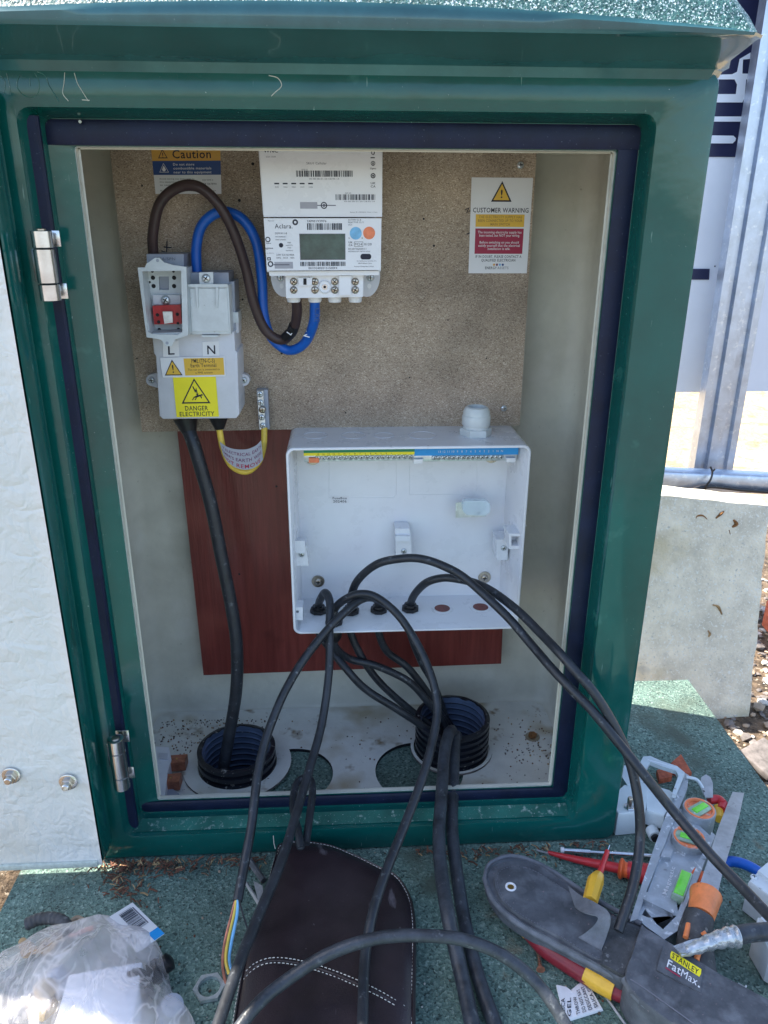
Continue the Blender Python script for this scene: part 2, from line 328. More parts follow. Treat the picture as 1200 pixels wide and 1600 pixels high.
    def plate(s, pts, Y, t, m=None, side=None, holes=None):
        """upright plate: outline given by photo pixels on its front plane Y, t thick"""
        o = [(p.x, p.z) for p in (at(x, y, Y=Y) for x, y in pts)]
        hs = [[(p.x, p.z) for p in (at(x, y, Y=Y) for x, y in h)] for h in (holes or [])]
        return s.prism(o, hs, lambda x, z, h: Vector((x, h, z)), Y, Y+t, m, side)
    def slab(s, pts, Z, t, m=None, side=None, holes=None, tilt=None):
        """lying plate: outline given by photo pixels on its top plane Z, t thick"""
        o = [(p.x, p.y) for p in (at(x, y, Z=Z) for x, y in pts)]
        hs = [[(p.x, p.y) for p in (at(x, y, Z=Z) for x, y in h)] for h in (holes or [])]
        return s.prism(o, hs, lambda x, y, h: Vector((x, y, h+(tilt(x, y) if tilt else 0))), Z, Z-t, m, side)
    def mound(s, pts, prof, m=None, jit=None, sub=4, smooth=True, centre=None):
        """closed outline (x, y) drawn in ring by ring: prof [(scale, z)]"""
        P = [Vector((p[0], p[1], 0)) for p in pts]
        if sub > 1:
            n = len(P); Q = []
            for i in range(n):
                a, b, c, d = P[i-1], P[i], P[(i+1) % n], P[(i+2) % n]
                for k in range(sub):
                    t = k/sub; Q.append(.5*((2*b)+(c-a)*t+(2*a-5*b+4*c-d)*t*t+(-a+3*b-3*c+d)*t**3))
            P = Q
        n = len(P); c = Vector(centre) if centre else sum(P, Vector())/n; R = []
        for sc_, z in prof:
            ring = []
            for p in P:
                q = c+(p-c)*sc_; q.z = z
                if jit: q = q+jit(q)
                ring.append(q)
            R.append(ring)
        for j in range(len(R)-1):
            s.add(R[j]+R[j+1], [(i, (i+1) % n, n+(i+1) % n, n+i) for i in range(n)], m, smooth)
        s.add(R[-1], [tuple(range(n))], m, smooth); s.add(R[0], [tuple(range(n))[::-1]], m)
        return s
    def icos(s, c, r, m=None, sub=1, sq=(1, 1, 1), jit=.2):
        bm = bmesh.new(); bmesh.ops.create_icosphere(bm, subdivisions=sub, radius=r)
        a = random.random()*6.3; ca, sa = math.cos(a), math.sin(a)
        for v in bm.verts:
            k = 1+random.uniform(-jit, jit); x, y, z = v.co.x*k*sq[0], v.co.y*k*sq[1], v.co.z*k*sq[2]; v.co = Vector((x*ca-y*sa, x*sa+y*ca, z))
        bm.verts.index_update(); s.add([v.co+Vector(c) for v in bm.verts], [[v.index for v in f.verts] for f in bm.faces], m); bm.free(); return s
OFF = {}
def make(mb, name, parent=None):
    me = bpy.data.meshes.new(name); off = OFF.get(parent.name, Vector((0, 0, 0))) if parent else None
    if off is None:
        xs = [v.x for v in mb.v]; ys = [v.y for v in mb.v]; zs = [v.z for v in mb.v]
        off = Vector(((min(xs)+max(xs))/2, (min(ys)+max(ys))/2, min(zs)))
    me.from_pydata([v-off for v in mb.v], [], mb.f)
    names = []
    for x in mb.m:
        if x not in names: names.append(x)
    for x in names: me.materials.append(MATS[x])
    for p, x, sm in zip(me.polygons, mb.m, mb.s): p.material_index = names.index(x); p.use_smooth = sm
    me.validate()
    bm = bmesh.new(); bm.from_mesh(me); bmesh.ops.remove_doubles(bm, verts=bm.verts, dist=1e-6); bmesh.ops.recalc_face_normals(bm, faces=bm.faces); bm.to_mesh(me); bm.free()
    me.set_sharp_from_angle(angle=math.radians(38))
    o = bpy.data.objects.new(name, me); COL.objects.link(o)
    if parent: o.parent = parent
    else: o.location = off
    OFF[o.name] = off
    return o
def thing(name, label, cat, loc, group=None):
    o = bpy.data.objects.new(name, None); COL.objects.link(o); o.location = Vector(loc); o.empty_display_size = .02
    o['label'] = label; o['category'] = cat
    if group: o['group'] = group
    OFF[o.name] = Vector(loc); return o
def solo(mb, name, label, cat, group=None, kind=None):
    o = make(mb, name); o['label'] = label; o['category'] = cat
    if group: o['group'] = group
    if kind: o['kind'] = kind
    return o
def struct(mb, name): o = make(mb, name); o['kind'] = 'structure'; return o
def ell(cx, cy, rx, ry, n=24, a0=0): return [(cx+rx*math.cos(2*math.pi*i/n+a0), cy+ry*math.sin(2*math.pi*i/n+a0)) for i in range(n)]
class Decal:
    """flat print laid on a quad TL, TR, BR, BL; x and y run 0..1 from the top left"""
    def __init__(s, mb, c, base=None, gap=.0003, step=.00012, thick=None):
        s.mb = mb; s.c = [Vector(p) for p in c]; a, b, cc, d = s.c
        s.n = (b-a).cross(a-d).normalized(); 
        s.W = (b-a).length; s.H = (a-d).length; s.gap = gap; s.step = step
        if base: s.rect(0, 0, 1, 1, base, 0)
    def p(s, x, y, k=1):
        a, b, c, d = s.c; t = a.lerp(b, x); u = d.lerp(c, x); return t.lerp(u, y)+s.n*(s.gap+s.step*k)
    def rect(s, x0, y0, x1, y1, m, k=1): s.mb.add([s.p(x0, y0, k), s.p(x1, y0, k), s.p(x1, y1, k), s.p(x0, y1, k)], [(3, 2, 1, 0)], m)
    def poly(s, P, m, k=1):
        tri = tessellate_polygon([[Vector((x, y, 0)) for x, y in P]]); s.mb.add([s.p(x, y, k) for x, y in P], [tuple(t) for t in tri], m)
    def disc(s, x, y, r, m, k=1, n=20, ring=None):
        ry = r*s.W/s.H
        if ring is None: s.poly([(x+r*math.cos(6.2832*i/n), y+ry*math.sin(6.2832*i/n)) for i in range(n)], m, k)
        else:
            q = ring; vs = []
            for i in range(n):
                c_, s_ = math.cos(6.2832*i/n), math.sin(6.2832*i/n); vs += [s.p(x+r*c_, y+ry*s_, k), s.p(x+r*q*c_, y+ry*q*s_, k)]
            s.mb.add(vs, [(2*i, 2*i+1, (2*i+3) % (2*n), (2*i+2) % (2*n)) for i in range(n)], m)
    def text(s, t, x, y, h, m='ink', k=2, w=None, align='C', bold=False, rot=0):
        """cap height h as a fraction of the height, baseline y; w = width as a fraction of the width"""
        vs, fs, x0, x1 = font_mesh(t, bold)
        if not vs: return
        sy = h*s.H/.70; sx = sy if w is None else w*s.W/(x1-x0)
        ax = {'C': (x0+x1)/2, 'L': x0, 'R': x1}[align]; out = []
        cr_, sr_ = math.cos(rot), math.sin(rot)
        for v in vs:
            u, q = (v.x-ax)*sx, v.y*sy; u, q = u*cr_-q*sr_, u*sr_+q*cr_
            out.append(s.p(x+u/s.W, y-q/s.H, k))
        s.mb.add(out, fs, m)
    def bars(s, x0, y0, x1, y1, m='ink', k=2, n=40, seed=1, vert=False):
        rnd = random.Random(seed); ws = [rnd.choice((1, 1, 2, 3)) for _ in range(2*n)]; T = sum(ws); u = 0
        for i, q in enumerate(ws):
            if i % 2 == 0:
                a, b = u/T, (u+q)/T
                if vert: s.rect(x0, y0+(y1-y0)*a, x1, y0+(y1-y0)*b, m, k)
                else: s.rect(x0+(x1-x0)*a, y0, x0+(x1-x0)*b, y1, m, k)
            u += q
    def tri(s, x, y, w, h, lw, m='ink', fill=None, k=2):
        A, B, C = (x, y), (x+w/2, y+h), (x-w/2, y+h)
        if fill: s.poly([A, B, C], fill, k)
        g = Vector((x, y+h*.64)); q = 1-lw
        f = lambda p: (g.x+(p[0]-g.x)*q, g.y+(p[1]-g.y)*q)
        for a, b in ((A, B), (B, C), (C, A)): s.mb.add([s.p(*a, k+1), s.p(*b, k+1), s.p(*f(b), k+1), s.p(*f(a), k+1)], [(0, 1, 2, 3)], m)
def quadY(a, b, c, d, Y): return [at(*p, Y=Y) for p in (a, b, c, d)]
def quadZ(a, b, c, d, Z): return [at(*p, Z=Z) for p in (a, b, c, d)]
_SCREW = {}
def screw(parent, p, r, m='zinc', name='screw', d=(0, -1, 0), h=None, washer=0, ang=.5):
    """a pan head screw with a cross recess, standing out of p along d"""
    h = h or r*.55; mb = MB(m); d = Vector(d).normalized(); p = Vector(p)
    if washer: mb.lathe(p, d, [(washer, 0), (washer, r*.18), (washer*.96, r*.24), (r*.3, r*.24)], m, 20); p = p+d*r*.24
    mb.lathe(p, d, [(r, 0), (r, h*.35), (r*.82, h*.8), (r*.5, h)], m, 16)
    u, v = frame_of(d); 
    for a in (ang, ang+math.pi/2):
        e = u*math.cos(a)+v*math.sin(a); g = d.cross(e); q = p+d*(h+r*.02)
        mb.add([q+e*r*.62+g*r*.12, q-e*r*.62+g*r*.12, q-e*r*.62-g*r*.12, q+e*r*.62-g*r*.12], [(0, 1, 2, 3)], 'hole_dark')
    return make(mb, name, parent)
# ================================================================ THE SETTING
def pix(P, Z): return [(p.x, p.y) for p in (at(x, y, Z=Z) for x, y in P)]
# green gritted plinth top that the kiosk stands on
PAD = pix([(1075, 1062), (1200, 1232)], 0)
d_ = Vector(PAD[1])-Vector(PAD[0]); r_far = tuple(Vector(PAD[0])+d_*3.2)
q1, q2 = [Vector(v) for v in pix([(40, 1345), (0, 1425)], 0)]
l_near = tuple(q1+(q2-q1)*6); l_far = tuple(q1-(q2-q1)*5)
pad_out = [l_far, (l_far[0]+.25, PAD[0][1]), PAD[0], r_far, (r_far[0], -.6), (l_near[0], -.6), l_near]
dL = Vector((at(369, 1168, Z=.037).x, .905, 0)); dR = Vector((at(709, 1128, Z=.061).x, .925, 0))
wells = [[(c.x+.050*math.cos(2*math.pi*i/32), c.y+.050*math.sin(2*math.pi*i/32)) for i in range(32)] for c in (dL, dR)]
pm = MB('pad_side').prism(pad_out, wells, lambda x, y, h: Vector((x, y, h)), -.14, -.002, 'pad_side')
# the top sheet as a finely divided skin following the outline
pm.prism(pad_out, wells, lambda x, y, h: Vector((x, y, h)), -.0019, 0, 'green_grit')
struct(pm, 'pavement')
gm = MB('soil')
def gz(x, y): return -.14+.016*mnoise.noise(Vector((x*5, y*5, 0)))+.006*mnoise.noise(Vector((x*17, y*17, 3)))
N_ = 70
gx = [-1.6+i*(4.2/N_) for i in range(N_+1)]; gy = [-.8+j*(3.0/N_) for j in range(N_+1)]
gv = [Vector((x, y, gz(x, y)-(.05 if (-.5 < x < .6 and -.4 < y < 1.0) else 0))) for y in gy for x in gx]
gm.add(gv, [(j*(N_+1)+i, j*(N_+1)+i+1, (j+1)*(N_+1)+i+1, (j+1)*(N_+1)+i) for j in range(N_) for i in range(N_)], 'soil', True)
struct(gm, 'ground')
sm_ = MB('sand'); M2 = 60; gv = []
for j in range(M2+1):
    for i in range(M2+1):
        u, v = i/M2, j/M2; x = -40+80*(u if u < 1 else 1); y = 2.1+70*v**3
        gv.append(Vector((x, y, -.15+.05*mnoise.noise(Vector((x*1.3, y*1.6, 1)))+.03*mnoise.noise(Vector((x*4, y*5, 1))))))
sm_.add(gv, [(j*(M2+1)+i, j*(M2+1)+i+1, (j+1)*(M2+1)+i+1, (j+1)*(M2+1)+i) for j in range(M2) for i in range(M2)], 'sand', True)
sm_.quad((-40, -40, -.24), (40, -40, -.24), (40, 2.3, -.24), (-40, 2.3, -.24), 'stone_dark')
struct(sm_, 'sand')
# loose stones beside the plinth
st = MB('stone_light')
for i in range(3200):
    x = random.uniform(.50, 1.5); y = random.uniform(.45, 1.75); r = random.choice((.003, .004, .005, .006, .008, .011))*random.uniform(.7, 1.2)
    st.icos((x, y, gz(x, y)+r*.35), r, random.choice(('stone_light', 'stone_dark', 'stone_tan', 'stone_tan', 'stone_dark')), 1, (1.2, .9, .6), .22)
o = make(st, 'gravel'); o['label'] = 'mixed pale and dark loose gravel lying beside the green plinth'; o['category'] = 'gravel'; o['kind'] = 'stuff'
bk = MB('bark_red')
for i in range(520):
    if i < 400: p = at(random.choice((random.gauss(210, 40), random.uniform(170, 420), random.uniform(650, 960))), 0+random.uniform(1330, 1352), Z=.002); p.y = .737-abs(random.gauss(0, .012)); 
    elif i < 460: p = at(random.gauss(195, 20), random.gauss(1385, 14), Z=.002)
    else: p = at(random.uniform(-20, 30), random.uniform(1345, 1420), Z=.0); p.z = -.13; p.x -= .02
    a = random.uniform(0, 3.14); L_ = random.uniform(.0015, .0060); e = Vector((math.cos(a), math.sin(a), random.uniform(-.1, .3)))*L_
    bk.tube([p-e+Vector((0, 0, .0015)), p+Vector((0, 0, .003)), p+e+Vector((0, 0, .0015))], random.uniform(.0004, .0011), random.choice(('bark_red', 'bark_red', 'bark_red', 'leaf_tan', 'soil')), 4, 1)
for i in range(160):
    p = at(random.uniform(60, 1180), random.uniform(1330, 1590), Z=0); r = random.uniform(.0005, .0018)
    bk.icos(p+Vector((0, 0, r*.4)), r, random.choice(('stone_light', 'stone_tan', 'bark_red', 'soil')), 1)
o = make(bk, 'bark_debris'); o['label'] = 'reddish bark shreds, crumbs and grit scattered along the foot of the kiosk'; o['category'] = 'debris'; o['kind'] = 'stuff'

# ================================================================ THE KIOSK
KX0, KX1, KZ1 = -.3135, .3365, .857
kiosk = thing('utility_kiosk', 'dark green moulded kiosk standing open on the plinth with its door swung back', 'kiosk', (.01, .743, 0))
YF, YB = .743, 1.075
ox0 = at(176, 700, Y=.78).x; ox1 = at(916, 700, Y=.78).x; oz0 = at(555, 1239, Y=.78).z; oz1 = at(540, 232, Y=.78).z
sx0 = at(137, 700, Y=.768).x; sx1 = at(948, 700, Y=.772).x; sz0 = at(555, 1259, Y=.776).z; sz1 = at(540, 189, Y=.772).z
ax0 = at(119, 700, Y=YF).x; ax1 = at(966, 700, Y=YF).x; az0 = at(555, 1294, Y=YF).z; az1 = at(540, 174, Y=YF).z
ax0 = min(ax0, sx0-.012); 
def rr(x0, x1, z0, z1, y, r=.004, n=4):
    out = []
    for cx, cz, a0 in ((x1-r, z1-r, 0), (x0+r, z1-r, 90), (x0+r, z0+r, 180), (x1-r, z0+r, 270)):
        for i in range(n+1):
            a = math.radians(a0+90*i/n); out.append(Vector((cx+r*math.cos(a), y, cz+r*math.sin(a))))
    return out
def loft(mb, L, m, smooth=True):
    n = len(L[0])
    for j in range(len(L)-1): mb.add(L[j]+L[j+1], [(i, (i+1) % n, n+(i+1) % n, n+i) for i in range(n)], m if isinstance(m, str) else m[j], smooth)
fr = MB('green_paint')
loft(fr, [rr(KX0, KX1, 0, KZ1, .80, .012), rr(KX0, KX1, 0, KZ1, YF+.006, .012), rr(KX0+.002, KX1-.002, .002, KZ1-.002, YF+.0015, .012), rr(KX0+.006, KX1-.006, .006, KZ1-.006, YF, .010)], 'green_paint')
loft(fr, [rr(KX0+.006, KX1-.006, .006, KZ1-.006, YF, .010), rr(ax0-.004, ax1+.004, az0-.003, az1+.004, YF, .012), rr(ax0-.001, ax1+.001, az0-.0005, az1+.001, YF+.001, .012), rr(ax0, ax1, az0, az1, YF+.005, .012)], 'green_paint')
loft(fr, [rr(ax0, ax1, az0, az1, YF+.005, .012), rr(sx0-.001, sx1+.001, sz0-.001, sz1+.001, .768, .010)], ['green_paint'])
loft(fr, [rr(sx0-.001, sx1+.001, sz0-.001, sz1+.001, .768, .010), rr(sx0, sx1, sz0, sz1, .775, .008), rr(ox0, ox1, oz0, oz1, .780, .003)], 'green_paint')
make(fr, 'frame', kiosk)
le = MB('green_paint_dusty'); le.quad((ax0+.004, YF+.006, az0+.0014), (ax1-.004, YF+.006, az0+.0014), (sx1-.004, .766, sz0+.0012), (sx0+.004, .766, sz0+.0012)); make(le, 'sill', kiosk)
ce = MB('cut_edge'); loft(ce, [rr(ox0, ox1, oz0, oz1, .7803, .003), rr(ox0+.0007, ox1-.0010, oz0+.0010, oz1-.0006, .7800, .003), rr(ox0+.0007, ox1-.0010, oz0+.0010, oz1-.0006, .7815, .003)], 'cut_edge'); loft(ce, [rr(ox0+.0007, ox1-.0010, oz0+.0010, oz1-.0006, .7815, .003), rr(ox0+.0007, ox1-.0010, oz0+.0010, oz1-.0006, .7860, .003)], 'grp_wall'); make(ce, 'trimmed_edge', kiosk)
se = MB('black_seal')
def strip(mb, a, b, w2, h, m='black_seal'):     # a soft strip with a rounded top between two points, laid on the recess
    a, b = Vector(a), Vector(b); d = (b-a).normalized(); nrm = Vector((0, -1, 0)); s = d.cross(nrm).normalized()
    prof = [(-w2, 0), (-w2, h*.6), (-w2*.7, h), (w2*.7, h), (w2, h*.6), (w2, 0)]
    A = [a+s*u+nrm*v for u, v in prof]; B = [b+s*u+nrm*v for u, v in prof]
    mb.add(A+B, [(i, i+1, 7+i, 6+i) for i in range(5)]+[(0, 1, 2, 3, 4, 5), tuple(range(6, 12))], m)
wR = (sx1-ox1)/2; wT = (sz1-oz1)/2; wB = (oz0-sz0)/2
strip(se, ((sx1+ox1)/2, .7765, sz0+.01), ((sx1+ox1)/2, .7765, oz1+.0005), wR*.98, .0022)
strip(se, (sx0, .7765, (sz1+oz1)/2), (sx1, .7765, (sz1+oz1)/2), wT*.95, .0027)
strip(se, (sx0, .7785, (sz0+oz0)/2), (sx1, .7785, (sz0+oz0)/2), wB*.94, .003)
strip(se, ((ax0+sx0)/2, .7600, sz0-.004), ((ax0+sx0)/2, .7600, sz1), (sx0-ax0)/2*1.15, .006)
make(se, 'door_seal', kiosk)
# inner shell: walls, ceiling and back with coved corners
IX0, IX1, IY1, IZ1 = -.305, .325, 1.04, .845
sh = MB('grp_wall')
def arc(c, r, a0, a1, n=6): return [(c[0]+r*math.cos(math.radians(a0+(a1-a0)*i/n)), c[1]+r*math.sin(math.radians(a0+(a1-a0)*i/n))) for i in range(n+1)]
prof = [(IX0, .786)]+[(x, y) for x, y in arc((IX0+.025, IY1-.025), .025, 180, 90)]+[(x, y) for x, y in arc((IX1-.025, IY1-.025), .025, 90, 0)]+[(IX1, .786)]
n = len(prof); K = 10
cx_, cy_ = (IX0+IX1)/2, .9
vs = []
for k in range(K+1):
    if k < 6: a = math.radians(90*k/5); z = .006+.018*(1-math.cos(a)) if False else .006+.018*(k/5)**2; q = 1-.03*(1-k/5)**2
    else: z = .024+(IZ1-.024)*(k-5)/(K-5); q = 1
    for x, y in prof: vs.append(Vector((cx_+(x-cx_)*q, (cy_+(y-cy_)*q) if y > .8 else y, z)))
sh.add(vs, [(k*n+i, k*n+i+1, (k+1)*n+i+1, (k+1)*n+i) for k in range(K) for i in range(n-1)], 'grp_wall', True)
sh.quad((IX0, .786, IZ1), (IX1, .786, IZ1), (IX1, IY1, IZ1), (IX0, IY1, IZ1))
for a, b, c, d in (((KX0+.003), (ox0+.003), .003, .853), ((ox1-.003), (KX1-.003), .003, .853)): sh.quad((a, .787, c), (b, .787, c), (b, .787, d), (a, .787, d))
sh.quad((ox0, .787, oz1-.002), (ox1, .787, oz1-.002), (ox1, .787, .853), (ox0, .787, .853)); sh.quad((ox0, .787, .006), (ox1, .787, .006), (ox1, .787, oz0+.001), (ox0, .787, oz0+.001))
make(sh, 'inner_shell', kiosk)
os_ = MB('green_paint')
for a, b in (((KX0, .7995), (KX0, YB)), ((KX0, YB), (KX1, YB)), ((KX1, YB), (KX1, .7995))): os_.quad((*a, 0), (*b, 0), (*b, KZ1), (*a, KZ1))
make(os_, 'outer_shell', kiosk)
# base sheet with two round holes
hL = at(458, 1212, Z=.004); hR = at(655, 1206, Z=.004)
hole = lambda c, r: [(c.x+r*math.cos(2*math.pi*i/40), c.y+r*math.sin(2*math.pi*i/40)) for i in range(40)]
fl = MB('grp_floor'); dL = Vector((at(369, 1168, Z=.037).x, .905, 0)); dR = Vector((at(709, 1128, Z=.061).x, .925, 0))
def union(c1, r1, c2, r2):
    a, b = Vector((c1.x, c1.y)), Vector((c2.x, c2.y)); m = a+(b-a)*.5; out = []
    for i in range(72):
        t = 2*math.pi*i/72; d = Vector((math.cos(t), math.sin(t))); best = 0
        for c, r in ((a, r1), (b, r2)):
            q = m-c; k = -q.dot(d); h = k*k-(q.length_squared-r*r)
            if h > 0: best = max(best, k+math.sqrt(h))
        out.append(tuple(m+d*best))
    return out
fl.prism([(KX0+.004, .79), (KX1-.004, .79), (KX1-.004, IY1+.01), (KX0+.004, IY1+.01)], [union(hL, .056, dL, .054), union(hR, .062, dR, .053)], lambda x, y, h: Vector((x, y, h)), .001, .006, 'grp_floor', 'hole_dark')
make(fl, 'base_sheet', kiosk)
for c, r in ((dL, .076), (dR, .0600)):
    co = MB('grp_floor_raw'); co.prism(hole(c, r), [hole(c, .0555)], lambda x, y, h: Vector((x, y, h)), .0065, .0095, 'grp_floor', 'stone_dark'); make(co, 'duct_collar', kiosk)
# roof
ov = MB('roof_paint_sky_tint'); RX0, RX1, RY0, RY1 = KX0-.035, at(1196, 52, Y=.668).x, .668, YB+.04
ze = at(1190, 50, Y=.668).z; zc = at(600, 4, Y=.668).z
def rloop(x0, x1, y0, y1, zf, r=.012, n=24):
    out = []
    S = [((x0+r, y0), (x1-r, y0)), ((x1, y0+r), (x1, y1-r)), ((x1-r, y1), (x0+r, y1)), ((x0, y1-r), (x0, y0+r))]
    for a, b in S:
        for i in range(n+1):
            t = i/n; x = a[0]+(b[0]-a[0])*t; y = a[1]+(b[1]-a[1])*t; out.append(Vector((x, y, zf(x, y, i, a, b))))
    return out
mx_ = (RX0+RX1)/2; my_ = (RY0+RY1)/2
def arch(x, y, i, a, b):
    horiz = a[1] == b[1]; t = (x-mx_)/((RX1-RX0)/2) if horiz else (y-my_)/((RY1-RY0)/2)
    return ze+(zc-ze)*(1-abs(t)**2.0)
zb = at(1136, 108, Y=YF).z
L = [rloop(KX0+.002, KX1-.002, YF+.002, YB-.002, lambda *k: zb-.012), rloop(KX0-.002, KX1+.002, YF-.004, YB+.002, lambda *k: zb-.001), rloop(KX0-.005, KX1+.005, YF-.010, YB+.005, lambda *k: zb+.001)]
for t in (.35, .7, .92, 1.0):
    zz = zb+(ze-.005-zb)*t**1.25
    L.append(rloop(KX0+(RX0-KX0)*t, KX1+(RX1-KX1)*t, YF+(RY0-YF)*t, YB+(RY1-YB)*t, (lambda z: (lambda *k: z))(zz+.002)))
for t, ex in ((.3, .0022), (.7, .0028), (1, .0)):
    L.append(rloop(RX0-ex, RX1+ex, RY0-ex, RY1+ex, (lambda t: (lambda x, y, i, a, b: (ze-.004)*(1-t)+arch(x, y, i, a, b)*t))(t)))
loft(ov, L, 'roof_paint_sky_tint'); 
T = [L[-1]]
for t, hz in ((.02, .012), (.06, .03), (.3, .075), (.6, .10), (.95, .11)):
    T.append([Vector((v.x+(mx_-v.x)*t, v.y+(my_-v.y)*t, v.z*(1-t)+(zc+.03)*t+hz*.9)) for v in L[-1]])
loft(ov, T, 'roof_grit'); ov.add(T[-1], [tuple(range(len(T[-1])))], 'roof_grit')
make(ov, 'roof', kiosk)
# door, swung right back
DY = .700; dxe = at(163, 1355, Y=DY).x; dz0 = at(163, 1352, Y=DY).z
dx0 = dxe-.53; dz1 = .835
door = MB('green_paint')
dxo = at(87, 700, Y=.736).x; dxo = min(dxo, dxe+.0)
dd = MB('green_paint')
loft(dd, [rr(dx0, dxe, dz0, dz1, DY+.0005, .012), rr(dx0-.002, dxe+.0015, dz0-.002, dz1+.002, DY+.004, .013), rr(dx0-.002, dxe+.0025, dz0-.002, dz1+.002, DY+.030, .013), rr(dx0+.004, dxe-.004, dz0+.004, dz1-.004, DY+.038, .012)], 'green_paint')
dd.add(rr(dx0+.004, dxe-.004, dz0+.004, dz1-.004, DY+.038, .012), [tuple(range(20))], 'green_paint')
door = make(dd, 'door', kiosk)
sk = MB('door_skin'); GX, GZ = 90, 120; vs = []
ins = .0015
for j in range(GZ+1):
    for i in range(GX+1):
        x = dx0+ins+(dxe-dx0-2*ins)*i/GX; z = dz0+ins+(dz1-dz0-2*ins)*j/GZ
        e = min(x-dx0, dxe-x)/.012; eb = (z-dz0)/.022; q = min(1, max(0, min(e, eb, (dz1-z)/.02)))
        y = DY-.0005+.0035*(q*q*(3-2*q))+.0011*q*mnoise.noise(Vector((x*38, z*26, 0)))
        vs.append(Vector((x, y, z)))
sk.add(vs, [(j*(GX+1)+i, j*(GX+1)+i+1, (j+1)*(GX+1)+i+1, (j+1)*(GX+1)+i) for j in range(GZ) for i in range(GX)], 'door_skin', True)
make(sk, 'door_lining', door)
rb = MB('cut_edge'); rb.box(((dx0+dxe)/2, DY-.001, dz0+.004), (dxe-dx0-.012, .004, .008), 'cut_edge', .0015); make(rb, 'bottom_lip', door)
for px, py in ((18, 1211), (107, 1221)):
    p = at(px, py, Y=DY+.001); b = MB('steel')
    b.lathe(p, (0, -1, 0), [(.0100, 0), (.0100, .0014), (.0094, .0018), (.006, .0018)], 'steel', 24)
    b.lathe(p+Vector((0, -.0016, 0)), (0, -1, 0), [(.0070, 0), (.0070, .0050), (.0062, .0058), (.003, .0058)], 'steel_warm', hexa=6)
    b.lathe(p+Vector((0, -.006, 0)), (0, -1, 0), [(.0042, 0), (.0042, .0050), (.0034, .0058), (.0, .006)], 'steel', 16)
    make(b, 'bolt', door)
for (xa, ya), (xb, yb) in (((64, 360), (80, 470)), ((182, 1154), (190, 1230))):
    a = at(xa, ya, Y=.722); b = at(xb, yb, Y=.722); b.x = a.x = (a.x+b.x)/2
    h = MB('steel'); Lh = a.z-b.z; R_ = .0088
    for f0, f1 in ((0, .245), (.255, .745), (.755, 1)):
        h.lathe(b+Vector((0, 0, Lh*f0)), (0, 0, 1), [(R_*.85, 0), (R_, .0006), (R_, Lh*(f1-f0)-.0006), (R_*.85, Lh*(f1-f0))], 'steel', 28)
    h.lathe(a, (0, 0, 1), [(.0042, 0), (.0042, .0012), (.003, .0018)], 'steel_warm', 16)
    hb = make(h, 'hinge', kiosk)
    l = MB('steel'); 
    for f0, f1, sx in ((0, .24, 1), (.255, .745, -1), (.76, 1, 1)):
        l.box((a.x+sx*.006-.003, .737, b.z+Lh*(f0+f1)/2), (.015, .0016, Lh*(f1-f0)*.96), 'steel', .0004)
    make(l, 'hinge_leaf', hb)
kb = at(832, 1150, Z=.008); b = MB('stone_dark'); b.lathe((kb.x, kb.y, .006), (0, 0, 1), [(.011, 0), (.011, .0015), (.010, .002)], 'steel_warm', 20); b.lathe((kb.x, kb.y, .008), (0, 0, 1), [(.0065, 0), (.0065, .004), (.0055, .0048)], 'rust_stain', hexa=6); make(b, 'floor_bolt', kiosk)
# small chips in the paint
pc = MB('cut_edge'); p = at(125, 190, Y=.770); pc.lathe(p, (0, -1, 0), [(.0015, 0), (.0013, .0004)], 'cut_edge', 8); make(pc, 'paint_spot', kiosk)
# ================================================================ BOARDS IN THE KIOSK
YC = .990
cb = thing('chipboard_panel', 'speckled brown chipboard backing panel fixed high inside the kiosk', 'panel', (.0, 1.0, at(500, 672, Y=YC).z))
tl, tr = at(171, 232, Y=YC), at(839, 232, Y=YC); bl, br = at(222, 675, Y=YC), at(812, 665, Y=YC)
m_ = MB('chipboard'); m_.prism([(bl.x, bl.z), (br.x, br.z), (tr.x+(tr.x-br.x)*.1, .832), (tl.x-(bl.x-tl.x)*.1, .832)], None, lambda x, z, h: Vector((x, h, z)), YC, YC+.018, 'chipboard', 'chip_edge')
make(m_, 'board', cb)
for x in (bl.x+.05, br.x-.05):
    b = MB('chip_edge'); b.box((x, (YC+.0185+IY1)/2, (bl.z+.83)/2), (.04, IY1-YC-.019, .83-bl.z-.06), 'chip_edge'); make(b, 'batten', cb)
for px, py in ((813, 258), (787, 638)): screw(cb, at(px, py, Y=YC-.0002), .0042, 'zinc', ang=.9)
kn = MB('hole_dark')
for px, py, r in ((662, 342, 1.6), (678, 384, 1.8), (399, 476, 2.0), (379, 468, 1.5), (374, 313, 2.2), (395, 256, 2.2), (222, 290, 1.5), (700, 500, 1.2), (540, 645, 1.3), (640, 590, 1.2), (440, 552, 2.0), (214, 560, 1.4), (760, 560, 1.2), (600, 500, 1.1)):
    p = at(px, py, Y=YC-.0003); kn = MB('hole_dark'); kn.lathe(p, (0, 1, 0), [(r/1250, 0), (r/1400, .0006)], 'hole_dark', 9); make(kn, 'knock_mark', cb)
mk = MB('ink')
for P in (((727, 328), (733, 324), (729, 333), (735, 329)), ((729, 366), (734, 364)), ((261, 376), (260, 398)), ((256, 386), (268, 387)), ((252, 392), (258, 394))):
    mk = MB('ink'); mk.tube([at(x, y, Y=YC-.0002) for x, y in P], .0007, 'ink', 6, 1); make(mk, 'pen_mark', cb)
YR = 1.012
rp = MB('red_ply'); rp.plate([(275, 655), (318, 1055), (783, 1037), (800, 655)], YR, .018, 'red_ply', 'red_ply')
p0 = at(550, 660, Y=YR)
rpo = thing('plywood_panel', 'reddish brown plywood panel on the back wall behind the white enclosure', 'panel', (p0.x, 1.02, at(550, 1045, Y=YR).z))
make(rp, 'board', rpo)
